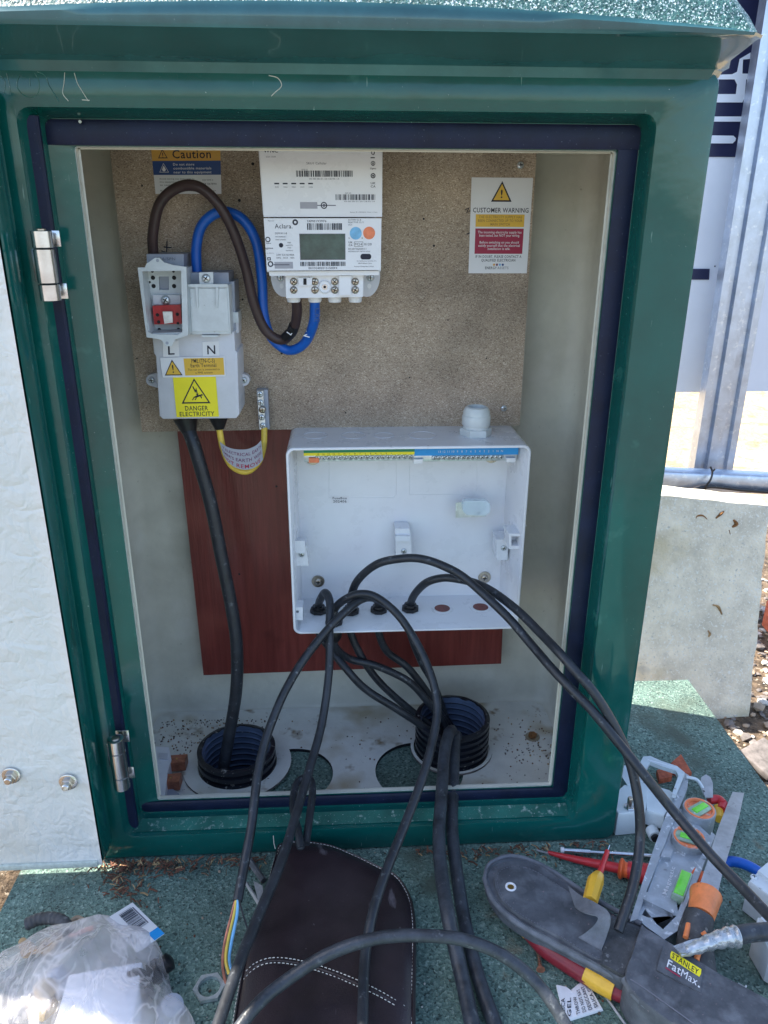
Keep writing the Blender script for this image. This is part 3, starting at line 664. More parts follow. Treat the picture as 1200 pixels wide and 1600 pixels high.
bb = MB('chip_edge'); bb.box((p0.x, 1.0356, .38), (.2, .0085, .15), 'chip_edge'); make(bb, 'batten', rpo)
kn = MB('hole_dark')
for px, py in ((374, 897), (432, 760)): kn = MB('hole_dark'); kn.lathe(at(px, py, Y=YR-.0002), (0, 1, 0), [(.0016, 0), (.001, .0005)], 'hole_dark', 9); make(kn, 'knot', rpo)
# thin pale strokes on the frame's top left, and one scuff
for Q in ([(0, 118), (8, 128), (6, 146)], [(10, 114), (14, 130), (17, 148)], [(30, 118), (26, 134), (36, 148), (50, 152), (60, 144), (61, 128), (54, 114)], [(46, 122), (47, 136)], [(58, 112), (70, 118), (76, 132), (82, 142), (92, 158)], [(101, 113), (100, 130), (98, 146), (107, 158)], [(116, 114), (121, 130), (128, 142), (138, 158)], [(128, 156), (140, 157)], [(420, 118), (434, 122), (440, 134), (430, 144), (424, 150)]):
    b = MB('cut_edge'); b.tube([at(x, y, Y=YF-.0001) for x, y in Q], .00045, 'green_paint_dusty' if Q[0][0] < 90 else 'cut_edge', 5, 4, flat=.5); make(b, 'pale_stroke', kiosk)
# crumbs of dirt in the corners of the kiosk floor
gt = MB('soil')
for i in range(620):
    px, py = random.choice(((random.gauss(275, 35), random.gauss(1150, 22)), (random.gauss(330, 60), random.gauss(1128, 9)), (random.gauss(838, 24), random.gauss(1160, 26)), (random.uniform(240, 860), random.uniform(1120, 1240))))
    p = at(px, py, Z=.0062)
    if not (IX0+.02 < p.x < IX1-.02 and .80 < p.y < 1.015) or any((Vector((p.x, p.y))-Vector((c.x, c.y))).length < r for c, r in ((dL, .058), (dR, .058), (hL, .057), (hR, .063))): continue
    r = random.uniform(.0004, .0016); gt.icos((p.x, p.y, .006+r*.3), r, random.choice(('soil', 'bark_red', 'stone_dark', 'leaf_tan')), 1)
o = make(gt, 'floor_grit'); o['label'] = 'crumbs of dark dirt scattered in the corners of the kiosk floor'; o['category'] = 'debris'; o['kind'] = 'stuff'
# ================================================================ STICKERS ON THE CHIPBOARD
def sticker(c, Y, m, t=.0006):
    """thin paper sheet with its face on plane Y; returns builder and print layer"""
    q = quadY(*c, Y); mb = MB(m); back = [p+Vector((0, t, 0)) for p in q]
    mb.add(q+back, [(3, 2, 1, 0), (0, 1, 5, 4), (1, 2, 6, 5), (2, 3, 7, 6), (3, 0, 4, 7)], m)
    return mb, Decal(mb, q, gap=.00005, step=.00006)
mb, d = sticker([(235, 222), (344, 221), (346, 303), (243, 303)], YC-.0008, 'white_paper')
d.rect(0, 0, 1, .36, 'orange_print'); d.rect(0, .36, 1, .63, 'navy_print')
d.tri(.16, .13, .14, .18, .25, 'ink'); d.text('!', .16, .30, .10, 'ink', bold=True)
d.text('Caution', .58, .31, .16, 'ink', w=.56, bold=True)
d.tri(.16, .40, .14, .18, .14, 'white_paper'); d.poly([(.16, .45), (.19, .53), (.17, .56), (.15, .56), (.13, .53)], 'white_paper', 2)
for i, s in enumerate(('Do not store', 'combustible materials', 'near to this equipment')): d.text(s, .30, .45+.075*i, .048, 'white_paper', w=(.31, .56, .56)[i], align='L', bold=True)
for i, s in enumerate(('Avoid storing any items near to', 'this equipment as it may')): d.text(s, .08, .72+.06*i, .032, 'ink', w=(.52, .42)[i], align='L')
d.text('to cause a fire', .08, .84, .032, 'ink', w=.30, align='L'); d.text('any time a', .72, .74, .035, 'ink', w=.16, align='L'); d.text('01234 567890', .66, .82, .035, 'ink', w=.27, align='L')
d.text('If in doubt contact your supplier', .08, .95, .03, 'ink', w=.84, align='L')
solo(mb, 'caution_sticker', 'orange, blue and white sticker reading Caution, behind the brown cable loop', 'sticker')
mb, d = sticker([(737, 277), (833, 278), (823, 427), (732, 427)], YC-.0008, 'white_paper')
d.tri(.50, .035, .34, .21, .22, 'ink', 'amber_print'); d.text('!', .50, .205, .085, 'ink', 4, w=.03, bold=True)
d.text('CUSTOMER WARNING', .50, .355, .048, 'ink', w=.92, bold=True)
d.rect(.09, .375, .90, .505, 'amber_print')
for i, (s, q) in enumerate((('THE ELECTRICITY SUPPLY HAS', .72), ('BEEN CONNECTED UP TO YOUR', .74), ('MAIN SWITCH', .32))): d.text(s, .50, .415+.038*i, .027, 'ink_brown', w=q, bold=True)
d.rect(.09, .522, .90, .79, 'ink_red')
for y, s, q in ((.573, 'The incoming electricity supply has', .73), (.607, 'been tested, but NOT your wiring.', .68), (.680, 'Before switching on you should', .66), (.714, 'satisfy yourself that the electrical', .70), (.748, 'installation is safe.', .38)): d.text(s, .50, y, .026, 'white_paper', w=q, bold=True)
d.text('IF IN DOUBT, PLEASE CONTACT A', .50, .833, .028, 'ink', w=.78, bold=True); d.text('QUALIFIED ELECTRICIAN', .50, .872, .028, 'ink', w=.58, bold=True)
for i, m in enumerate(('orange_print', 'plum_print', 'sky_sticker', 'navy_print')): d.disc(.43+.05*i, .907, .019, m, 2, 14)
d.text('ENERGY', .48, .955, .028, 'ink', w=.20, align='R', bold=True); d.text('ASSETS', .49, .955, .028, 'ink_grey', w=.19, align='L')
solo(mb, 'warning_sticker', 'tall white sticker headed CUSTOMER WARNING with amber and red blocks, right side of the chipboard', 'sticker')

# ================================================================ ELECTRICITY METER
YM = .886
p = at(505, 470, Y=.93); meter = thing('electricity_meter', 'white smart electricity meter with a grey display, hung high on the chipboard', 'meter', (p.x, YC, p.z))
hub = MB('white_abs'); hub.plate([(404, 218), (597, 219), (597, 339), (412, 339)], YM, .045, 'white_abs'); hub.plate([(403, 222), (598, 222), (597, 336), (411, 336)], YM+.0455, .050, 'white_abs')
hubo = make(hub, 'communications_module', meter)
hd = MB('white_abs'); q = quadY((405, 232), (597, 232), (597, 338), (412, 338), YM); d = Decal(hd, q, gap=.0001, step=.0001)
d.text('WNC', .035, .058, .045, 'ink', w=.115, align='L', bold=True); d.text('GSH 7044', .05, .13, .022, 'ink_grey', w=.08, align='L')
d.text('SKU1 Cellular', .46, .23, .034, 'ink_grey', w=.165)
d.text('GUID ID', .36, .315, .02, 'ink_grey', w=.05); d.bars(.29, .32, .76, .41, 'ink', n=44, seed=3); d.text('00-0B-6B-01-20-C8-95-1A', .52, .452, .022, 'ink_grey', w=.25)
for i, s in enumerate(('SW', 'WAN', 'MESH', 'CHAM', 'HAN')): d.rect(.105+.07*i, .50, .145+.07*i, .52, 'ink'); d.text(s, .125+.07*i, .572, .02, 'ink_grey', w=.032)
d.text('GFI ID', .715, .662, .02, 'ink_grey', w=.05); d.bars(.61, .67, .95, .755, 'ink', n=34, seed=5); d.text('00-0B-6B-01-20-C8-95-1A', .81, .785, .018, 'ink_grey', w=.26)
d.rect(.31, .785, .455, .885, 'silver_label'); d.disc(.51, .835, .027, 'ink', 2, ring=.7); d.disc(.51, .835, .012, 'ink_grey', 2); d.rect(.455, .828, .61, .842, 'ink_grey', 1)
d.text('Battery ID: 000000000. Made in China', .845, .945, .016, 'ink_grey', w=.23)
d.disc(.925, .06, .016, 'ink', 2, ring=.6); d.rect(.905, .125, .94, .14, 'ink'); d.disc(.925, .215, .018, 'ink', 2, ring=.72); d.rect(.92, .20, .93, .235, 'ink'); d.text('Zigbee', .925, .30, .022, 'ink', w=.05, bold=True)
d.disc(.925, .395, .02, 'ink', 2, ring=.62); d.disc(.925, .395, .008, 'ink'); d.text('UK', .925, .52, .032, 'ink', w=.04, bold=True); d.text('CA', .925, .568, .032, 'ink', w=.04, bold=True)
make(hd, 'printing', hubo)
body = MB('white_abs'); body.plate([(412, 341), (596, 341), (595, 422), (417, 423)], YM-.003, .048, 'white_abs'); body.plate([(413, 342), (596, 342), (595, 424), (417, 425)], YM+.0455, .055, 'white_abs'); body.plate([(420, 424), (592, 423), (592, 430), (421, 431)], YM+.004, .09, 'white_abs')
bo = make(body, 'meter_body', meter)
bd = MB('white_abs'); q = quadY((412, 341), (596, 341), (595, 422), (417, 423), YM-.003); d = Decal(bd, q, gap=.0001, step=.0001)
d.text('Made in EU', .06, .06, .025, 'ink_grey', w=.05); d.text('Aclara.', .09, .19, .085, 'ink', w=.15, align='L'); d.disc(.265, .075, .024, 'ink', 2, ring=.45)
d.text('24M0193976', .365, .075, .042, 'ink', w=.165, align='L'); d.bars(.365, .095, .665, .22, 'ink', n=30, seed=9)
d.text('SGM1411-B', .09, .30, .035, 'ink', w=.10, align='L')
for i, s in enumerate(('000100000001', '0200123400001')): d.text(s, .09, .36+.055*i, .022, 'ink', w=.09, align='L')
d.disc(.135, .51, .019, 'ink'); 
for i, s in enumerate(('1000', 'imp/kWh', '1000', 'imp/kvarh')): d.text(s, .205, .47+.05*i, .022, 'ink', w=(.03, .06)[i % 2])
d.text('230V 5,0.10(100)A', .09, .71, .035, 'ink', w=.155, align='L'); d.text('50Hz   35CA   100A', .09, .765, .03, 'ink', w=.155, align='L')
d.disc(.025, .40, .022, 'ink', 2, ring=.65); d.text('Zigbee', .028, .48, .022, 'ink', w=.045, bold=True); d.text('egtmo', .03, .58, .035, 'ink', w=.07, bold=True); d.rect(.01, .74, .04, .80, 'ink'); d.rect(.018, .757, .032, .783, 'white_abs', 3); d.text('L-N-L', .04, .67, .022, 'ink_grey', w=.06)
d.rect(.07, .83, .23, .96, 'silver_label', 1); d.disc(.035, .87, .024, 'ink', 2, ring=.6); d.rect(.06, .875, .2, .895, 'ink_grey', 3)
d.rect(.295, .29, .69, .795, 'ink_grey', 1); d.rect(.30, .30, .685, .785, 'lcd', 3)
d.text('ACTIVE CL.B', .715, .045, .028, 'ink', w=.11, align='L'); d.text('REACTIVE CL.3', .715, .09, .028, 'ink', w=.13, align='L'); d.text('UC2', .715, .135, .028, 'ink', w=.035, align='L')
d.disc(.78, .285, .052, 'sky_sticker'); d.disc(.895, .28, .052, 'orange_sticker'); d.text('A', .722, .39, .03); d.text('B', .836, .39, .03)
d.text('UK', .735, .475, .036, 'ink', w=.035, bold=True); d.text('CA', .735, .53, .036, 'ink', w=.035, bold=True); d.rect(.765, .445, .843, .54, 'ink', 1); d.rect(.768, .452, .840, .533, 'white_abs', 2); d.text('M24', .804, .517, .045, 'ink', 3, w=.062); d.text('0120', .885, .517, .045, 'ink', w=.065)
d.text('0120/SGS0011', .715, .60, .035, 'ink', w=.155, align='L'); d.text('METROLOGY FWV21.07.02', .715, .645, .024, 'ink', w=.19, align='L')
d.poly([(.84+.02*math.cos(a), .735+.055*math.sin(a)) for a in [math.radians(90+18*i) for i in range(11)]]+[(.895+.02*math.cos(a), .735+.055*math.sin(a)) for a in [math.radians(-90+18*i) for i in range(11)]], 'ink')
d.text('De Verificacion, Iturralde 27 b', .875, .83, .022, 'ink', w=.17); d.text('48015 Bizkaia, Spain', .86, .875, .022, 'ink', w=.12); d.text('Property of Energy Assets Limited', .85, .935, .022, 'ink', w=.17)
d.bars(.295, .83, .69, .915, 'ink', n=44, seed=12); d.text('001D2402013150EF4', .49, .975, .042, 'ink', w=.25)
make(bd, 'printing', bo)
YT = .900
tb = MB('white_abs'); tb.plate([(446, 431), (568, 430), (567, 464), (447, 466)], YT, .07, 'white_abs'); tb.plate([(466, 434), (488, 434), (487, 446), (467, 447)], YT-.004, .0038, 'white_abs'); tb.plate([(530, 431), (549, 431), (548, 461), (530, 462)], YT-.005, .0048, 'white_abs'); tb.plate([(474, 435), (479, 435), (479, 445), (474, 445)], YT-.0045, .0004, 'hole_dark')
tbo = make(tb, 'terminal_block', meter)
for x in (459, 492, 523, 555):
    for y in (440, 453): 
        p = at(x, y, Y=YT-.0001); s_ = screw(tbo, p, .0042, 'steel_warm', 'terminal_screw', ang=random.random()*1.5)
    b = MB('white_abs'); b.lathe((at(x, 466, Y=YT+.02).x, YT+.018, at(x, 466, Y=YT).z+.002), (0, 0, -1), [(.0078, 0), (.0078, .006), (.0070, .008)], 'white_abs', 20); make(b, 'cable_boot', tbo)
p = at(507.5, 448, Y=YT-.0001); b = MB('white_abs'); b.lathe(p, (0, -1, 0), [(.0072, 0), (.0072, .002), (.0064, .003), (.0056, .0022), (.003, .0022)], 'white_abs', 24); b.lathe(p+Vector((0, -.0023, 0)), (0, -1, 0), [(.0032, 0), (.0030, .0008)], 'steel', 14); b.lathe(p+Vector((0, -.0032, 0)), (0, -1, 0), [(.0016, 0), (.001, .0002)], 'hole_dark', 10); make(b, 'sealing_port', tbo)
for cx, sx in ((444, 1), (573, -1)):
    b = MB('grey_abs'); b.plate(ell(cx, 430, 21, 34, 28), .955, .008, 'grey_abs'); b.plate(ell(cx-sx*4, 447, 3.2, 4, 14), .9548, .0006, 'white_abs'); fo = make(b, 'mounting_flange', meter)
    screw(fo, at(cx-sx*6, 434, Y=.9547), .0042, 'zinc', ang=.8)
mbk = MB('grey_abs'); mbk.plate([(425, 240), (590, 240), (586, 440), (430, 440)], .964, .0255, 'grey_abs'); make(mbk, 'back_plate', meter)

# ================================================================ SERVICE CUTOUT
YK = .930
p = at(310, 655, Y=YK); cut = thing('service_cutout', 'grey service fuse cutout with yellow danger label, lower left of the chipboard', 'fuse cutout', (p.x, YC, p.z))
b = MB('grey_abs')
def softplate(mb, pts, Y, t, m, r=.002):          # plate with a rounded front edge
    o = [at(x, y, Y=Y) for x, y in pts]; c = sum(o, Vector())/len(o)
    def ring(k, yy): return [Vector((c.x+(p.x-c.x)*(1-k/max(1e-6, (p-c).length)), yy, c.z+(p.z-c.z)*(1-k/max(1e-6, (p-c).length)))) for p in o]
    R = [ring(0, Y+t), ring(0, Y+r), ring(r*.3, Y+r*.3), ring(r, Y)]
    n = len(o)
    for j in range(3): mb.add(R[j]+R[j+1], [(i, (i+1) % n, n+(i+1) % n, n+i) for i in range(n)], m)
    mb.add(R[3], [tuple(range(n))], m); mb.add(R[0], [tuple(range(n))[::-1]], m); return mb
softplate(b, [(237, 520), (366, 518), (368, 548), (371, 550), (374, 648), (369, 654), (254, 655), (249, 650), (243, 556), (240, 552)], YK, .060, 'grey_abs')
cbo = make(b, 'lower_housing', cut)
for cx, cy, s in ((381, 594, 1), (237, 594, -1)):
    b = MB('grey_abs'); b.plate([(cx-s*12, cy-12)]+[(cx+s*9*math.cos(a), cy+9*math.sin(a)) for a in [math.radians(-70+20*i) for i in range(8)]]+[(cx-s*12, cy+13)], .975, .012, 'grey_abs'); lo = make(b, 'fixing_lug', cbo); screw(lo, at(cx, cy, Y=.9749), .0040, 'zinc', ang=.3+s)
for (x0, y0, x1, y1) in ((368, 492, 372, 520), (371, 560, 374, 592), (373, 610, 376, 640)):
    b = MB('grey_abs'); b.plate([(x0, y0), (x1, y0), (x1+1, y1), (x0+1, y1)], YK+.02, .03, 'grey_abs'); make(b, 'side_rib', cbo)
b = MB('light_grey_abs'); b.plate([(362, 488), (372, 488), (373, 504), (363, 505)], .945, .03, 'light_grey_abs'); make(b, 'sealing_stub', cbo)
# upper grey terminal blocks
for c, Y in (([(229, 397), (287, 397), (287, 420), (230, 420)], .938), ([(293, 426), (357, 426), (358, 448), (294, 448)], .942), ([(240, 410), (288, 410), (291, 530), (243, 530)], .944), ([(296, 440), (366, 440), (369, 530), (297, 530)], .946)):
    b = MB('grey_abs_dark'); b.plate(c, Y, YC-.001-Y, 'grey_abs_dark'); make(b, 'terminal_housing', cut)
dd_ = MB('ink'); d = Decal(dd_, quadY((229, 397), (287, 397), (287, 420), (230, 420), .938), gap=.0001, step=.0001); d.text('80A/SPN', .52, .42, .2, 'ink_grey', w=.5); make(dd_, 'printing', cut)
# open fuse carrier, its front face tilted so the foot stands further out
def sq(u, v): return (215+77*u+15*v*(1-u)+10*v*u, 417-3*u+113*v+1*u)
YA = .905
fbm = MB('light_grey_abs')
outl = [(215, 418), (226, 418), (229, 412), (235, 408), (242, 403), (249, 403), (256, 410), (263, 412), (270, 414), (291, 417), (294, 524), (284, 527), (274, 530), (268, 541), (259, 541), (252, 531), (243, 529), (229, 527)]
inn = [(222, 424), (283, 423), (285, 519), (278, 523), (238, 522), (231, 518)]
fbm.plate(outl, YA, .004, 'light_grey_abs', holes=[inn])
fbm.plate([(217, 420), (290, 419), (292, 523), (230, 525)], YA+.0042, .040, 'light_grey_abs', holes=[[(221, 424), (285, 423), (287, 519), (234, 521)]])
fbm.plate([(222, 424), (288, 423), (290, 520), (233, 522)], YA+.034, .004, 'light_grey_abs', holes=[[(248, 432), (264, 432), (264, 453), (249, 453)]])
fbm.plate([(246, 430), (266, 430), (267, 455), (247, 455)], YA+.040, .003, 'grey_abs_dark')
fco = make(fbm, 'open_fuse_base', cut)
b = MB('red_fuse'); b.plate([(238, 478), (282, 476), (284, 506), (241, 507)], YA+.020, .013, 'red_fuse'); b.plate([(254, 487), (269, 487), (270, 504), (257, 506)], YA+.016, .0035, 'zinc'); make(b, 'red_contact_cover', fco)
b = MB('grey_abs_dark'); b.plate([(239, 461), (282, 461), (282, 476), (240, 476)], YA+.028, .005, 'grey_abs'); make(b, 'contact_shelf', fco)
screw(fco, at(259, 469, Y=YA+.0275), .0054, 'zinc', ang=.2)
for px, py, r in ((238, 424, 2), (271, 424, 2), (239, 434, 3.2), (272, 434, 3.2), (240, 447, 3.2), (272, 447, 3.2), (234, 441, 1.6), (281, 468, 2.5), (246, 492, 2.6), (277, 491, 2.6), (248, 503, 2.6), (278, 505, 2), (249, 515, 2.6), (279, 515, 2.6)):
    b = MB('hole_dark'); b.lathe(at(px, py, Y=YA+(.0335 if py < 480 or py > 510 else .0197)), (0, 1, 0), [(r/1300, 0), (r/1400, .0004)], 'hole_dark', 12); make(b, 'contact_hole', fco)
for px, py in ((246, 407), (261, 536)): b = MB('grey_abs_dark'); b.lathe(at(px, py, Y=YA-.0001), (0, 1, 0), [(.0018, 0), (.0014, .0004)], 'grey_abs_dark', 12); make(b, 'seal_hole', fco)
# closed neutral cover
nb = MB('light_grey_abs'); softplate(nb, [(290, 446), (357, 446), (361, 522), (295, 523)], .918, .045, 'light_grey_abs', .001); nco = make(nb, 'neutral_cover', cut)
nb = MB('light_grey_abs'); nb.plate([(293, 444), (356, 444), (356, 449), (293, 449)], .9145, .003, 'light_grey_abs'); nb.plate([(297, 451), (354, 451), (358, 517), (300, 518)], .9165, .0012, 'light_grey_abs', 'grey_abs_dark'); nb.plate([(311, 426), (333, 425), (333, 448), (312, 448)], .920, .004, 'light_grey_abs')
nb.plate([(305, 449), (309, 449), (310, 480), (308, 482)], .9135, .0028, 'light_grey_abs'); nb.plate([(337, 449), (341, 449), (340, 482), (338, 480)], .9135, .0028, 'light_grey_abs'); make(nb, 'cover_lid', nco)
screw(nco, at(322, 435, Y=.9199), .0050, 'zinc', ang=.1)
nb = MB('light_grey_abs'); nb.plate([(314, 524), (342, 524), (338, 527), (318, 527)], .915, .01, 'light_grey_abs'); make(nb, 'thumb_lip', nco)
# labels on the cutout: printed sheets fixed to its housing
for nm, c, txt in (('live_label', [(254, 533), (279, 532), (280, 557), (255, 558)], 'L'), ('neutral_label', [(316, 534), (342, 533), (343, 556), (317, 557)], 'N')):
    mb, d = sticker(c, YK-.0008, 'white_paper'); d.text(txt, .52, .86, .60, 'ink', bold=True, w=.40 if txt == 'L' else .48); make(mb, nm, cut)
mb, d = sticker([(250, 559), (351, 557), (353, 588), (254, 590)], YK-.0018, 'white_paper'); d.rect(.36, .06, .98, .92, 'amber_print'); d.tri(.18, .10, .28, .80, .17, 'ink', 'amber_print'); d.text('!', .18, .76, .40, 'ink', 4, bold=True)
d.text('PME.(TN-C-S)', .66, .29, .20, 'ink', w=.36, bold=True); d.text('Earth Terminal', .66, .51, .18, 'ink', w=.40, bold=True); d.text('This cut out is connected to', .66, .68, .11, 'ink', w=.50); d.text('a PME system', .66, .84, .11, 'ink', w=.27)
make(mb, 'earthing_label', cut)
mb, d = sticker([(270, 589), (337, 588), (342, 651), (276, 652)], YK-.0013, 'yellow_print'); d.tri(.49, .04, .68, .62, .15, 'ink'); d.text('DANGER', .49, .835, .115, 'ink', w=.54, bold=True); d.text('ELECTRICITY', .49, .975, .11, 'ink', w=.82, bold=True)
d.poly([(.43, .24), (.455, .235), (.50, .33), (.52, .26), (.55, .42), (.57, .41), (.545, .47), (.50, .43), (.525, .42), (.51, .36), (.49, .40)], 'ink')
for P in ([(.40, .57), (.45, .49), (.47, .50), (.42, .58)], [(.46, .57), (.50, .51), (.52, .52), (.48, .58)], [(.44, .50), (.52, .46), (.62, .44), (.63, .47), (.53, .51), (.47, .52)], [(.60, .45), (.64, .50), (.63, .55), (.60, .50)]): d.poly(P, 'ink')
d.disc(.64, .45, .022, 'ink', 2, 10)
make(mb, 'danger_label', cut)
# ------------------------------------------------ cables
def cable(path, r, m, name, label, cat='cable', group=None, n=12, extra=None):
    mb = MB(m); mb.tube([at(x, y, Y=Y) for x, y, Y in path], r, m, n, 8)
    if extra: extra(mb)
    return solo(mb, name, label, cat, group)
mains = [(290, 655, .955), (293, 668, .953), (306, 705, .945), (330, 790, .940), (346, 870, .935), (362, 950, .930), (370, 1010, .925), (369, 1080, .920), (358, 1150, .915), (350, 1195, .905), (349, 1205, .90)]
def boot(mb): 
    p = at(290, 653, Y=.955); q = at(296, 676, Y=.953); mb.tube([p, q], (.0155, .0090), 'black_plastic', 20, 1)
mo = cable(mains, .0086, 'black_cable', 'mains_cable', 'thick black mains cable dropping from the cutout into the left duct', extra=boot)
brown = [(240, 404, .955), (239, 365, .95), (250, 318, .945), (278, 293, .940), (310, 292, .935), (340, 318, .935), (364, 360, .94), (383, 415, .945), (397, 475, .95), (415, 516, .955), (440, 531, .955), (458, 515, .945), (464, 490, .93), (463, 468, .92)]
bo_ = cable(brown, .0060, 'brown_cable', 'meter_tail', 'thick brown meter tail arching from the open fuse base up and over to the meter', 'cable', 'meter tails')
blue = [(308, 432, .962), (307, 385, .962), (317, 350, .96), (345, 331, .958), (378, 342, .957), (400, 378, .957), (409, 435, .958), (412, 490, .958), (424, 527, .962), (450, 547, .962), (475, 537, .950), (490, 505, .93), (492, 468, .92)]
bl_ = cable(blue, .0060, 'blue_cable', 'meter_tail', 'thick bright blue meter tail looping from the neutral cover to the meter', 'cable', 'meter tails')
def collar(mb, path, r, m, txt=None, tm='white_paper'):
    pts = [at(x, y, Y=Y) for x, y, Y in path]; mb.tube(pts, r, m, 16, 3)
mb = MB('ink'); collar(mb, [(446, 528, .9535), (456, 518, .9465), (460, 508, .941)], .0066, 'black_plastic')
d = Decal(mb, quadY((448, 515), (457, 512), (460, 521), (452, 524), .9395), gap=0); d.text('L', .5, .95, .9, 'white_paper', bold=True, rot=.6); make(mb, 'phase_marker', bo_)
mb = MB('ink'); d = Decal(mb, quadY((484, 508), (494, 506), (491, 524), (480, 524), .934), gap=0); d.text('N', .5, .95, .6, 'white_paper', bold=True, rot=1.3); make(mb, 'phase_marker', bl_); mb = MB('ink'); d = Decal(mb, quadY((487, 478), (497, 478), (496, 506), (486, 506), .9155), gap=0); d.text('CRE', .55, .5, .30, 'navy_print', bold=True, rot=-1.57); make(mb, 'phase_marker', bl_)
# earth terminal and its yellow wire
p = at(411, 672, Y=.975); et = thing('earth_terminal', 'small brass and grey earth terminal strip of five screws under the meter', 'terminal', (p.x, YC, p.z))
b = MB('light_grey_abs'); b.plate([(401, 609), (418, 609), (421, 670), (405, 671)], .978, .011, 'grey_abs_dark'); make(b, 'base', et)
b = MB('zinc'); b.plate([(402, 611), (411, 611), (415, 670), (406, 671)], .970, .0078, 'zinc'); make(b, 'bar', et)
for i, (x, y) in enumerate(((406, 616), (407, 629), (410, 640), (409, 652), (411, 665))): screw(et, at(x, y, Y=.9698 if i != 2 else .966), .0040 if i != 2 else .0046, 'zinc' if i != 2 else 'steel_warm', 'terminal_screw', ang=random.random())
ew = [(340, 652, .955), (343, 672, .955), (349, 702, .952), (362, 728, .950), (385, 737, .948), (404, 722, .955), (412, 696, .965), (413, 668, .972)]
def boot2(mb): mb.tube([at(341, 650, Y=.955), at(343, 670, Y=.955)], (.0130, .0060), 'black_plastic', 20, 1)
eo = cable(ew, .0040, 'yellow_cable', 'earth_wire', 'yellow earth wire hanging in a short loop between cutout and earth terminal', 'wire', extra=boot2)
mb = MB('silver_label'); T_ = [(342, 692), (352, 703), (368, 708), (390, 706), (407, 696), (407, 690)]
top = [(343, 690), (354, 698), (368, 702), (386, 702), (400, 696), (408, 688)]; bot = [(349, 712), (356, 722), (369, 731), (386, 734), (402, 728), (411, 718)]
A = crom([at(x, y, Y=.942-.004*math.sin(i*.6)) for i, (x, y) in enumerate(top)], 5); B = crom([at(x, y, Y=.940-.004*math.sin(i*.6)) for i, (x, y) in enumerate(bot)], 5)
n_ = len(A); bk_ = [p+Vector((0, .0006, 0)) for p in A+B]
mb.add(A+B, [(i, i+1, n_+i+1, n_+i) for i in range(n_-1)], 'silver_label'); mb.add(bk_, [(i, i+1, n_+i+1, n_+i) for i in range(n_-1)], 'silver_label'); mb.add([A[0], B[0], bk_[0], bk_[n_], A[-1], B[-1], bk_[n_-1], bk_[-1]], [(0, 1, 3, 2), (4, 5, 7, 6)], 'silver_label')
def curved_text(mb, s, v0, hh, m, u0, u1):
    vs, fs, x0, x1 = font_mesh(s, True); out = []
    for v in vs:
        u = (u0+(u1-u0)*(v.x-x0)/(x1-x0))*(n_-1); i = min(n_-2, max(0, int(u))); f = u-i; k = v0-hh*v.y/.7
        out.append(A[i].lerp(A[i+1], f).lerp(B[i].lerp(B[i+1], f), k)+Vector((0, -.0003, 0)))
    mb.add(out, fs, m)
curved_text(mb, 'Y ELECTRICAL EARTH', .32, .16, 'plum_print', .07, .98); curved_text(mb, "OMER'S EARTH WIRE", .62, .17, 'plum_print', .03, .97); curved_text(mb, 'NOT REMOVE', .93, .19, 'ink_red', .08, .90)
solo(mb, 'warning_tag', 'curled silver tag lettered NOT REMOVE wrapped round the yellow earth wire', 'tag')

# ================================================================ CONSUMER UNIT
YU0, YU1 = .895, .993
c_ = [at(447, 701, Y=YU0), at(829, 695, Y=YU0), at(811, 983, Y=YU0), at(458, 991, Y=YU0)]
ux0 = (c_[0].x+c_[3].x)/2; ux1 = (c_[1].x+c_[2].x)/2; uz1 = (c_[0].z+c_[1].z)/2; uz0 = (c_[2].z+c_[3].z)/2
unit = thing('consumer_unit', 'open empty white consumer unit box without its lid, hung below the meter board', 'enclosure', ((ux0+ux1)/2, YU1, uz0))
ub = MB('white_abs'); R0 = .010
loft(ub, [rr(ux0, ux1, uz0, uz1, YU1+.016, R0, 6), rr(ux0, ux1, uz0, uz1, YU0+.001, R0, 6), rr(ux0+.0008, ux1-.0008, uz0+.0008, uz1-.0008, YU0, R0, 6), rr(ux0+.0028, ux1-.0028, uz0+.0028, uz1-.0028, YU0, R0*.8, 6), rr(ux0+.0032, ux1-.0032, uz0+.0032, uz1-.0032, YU0+.0006, R0*.8, 6)], 'white_abs')
# inner walls (left, top, right) and the back; the floor of the box is a plate with entry holes
il, ir, it, ib = ux0+.0034, ux1-.0034, uz1-.0034, uz0+.0034
loft(ub, [rr(ux0+.0032, ux1-.0032, uz0+.0032, uz1-.0032, YU0+.0006, R0*.8, 6), rr(il+.004, ir-.004, ib+.0005, it-.004, YU1-.004, R0*.5, 6)], 'white_abs')
ub.add(rr(il+.004, ir-.004, ib+.0005, it-.004, YU1-.004, R0*.5, 6), [tuple(range(28))], 'white_abs'); ub.add(rr(ux0, ux1, uz0, uz1, YU1+.016, R0, 6), [tuple(range(28))], 'white_abs')
uo = make(ub, 'enclosure', unit)
er = MB('white_abs')
for pts in ([(514, 721), (514, 778), (614, 778), (619, 773), (619, 721)], [(640, 721), (640, 773), (714, 773)], [(745, 721), (745, 772), (714, 773)]):
    er.tube([at(x, y, Y=YU1-.0042) for x, y in pts], .0004, 'white_abs', 6, 1)
er.tube([at(801, 785, Y=.965), at(822, 822, Y=.915)], .0008, 'white_abs', 6, 1)
make(er, 'embossed_outline', unit)
for x, r in ((492, .016), (552, .016), (600, .013), (660, .018), (745, .018)):   # knock-out rings on the lid of the box
    k = MB('white_abs'); p = at(x, 680, Z=uz1+.0001); k.open_lathe((p.x, p.y, uz1), (0, 0, 1), [(r, 0), (r, .0004), (r-.0008, .0004), (r-.0008, 0)], 'grey_abs', 32); make(k, 'knockout', unit)
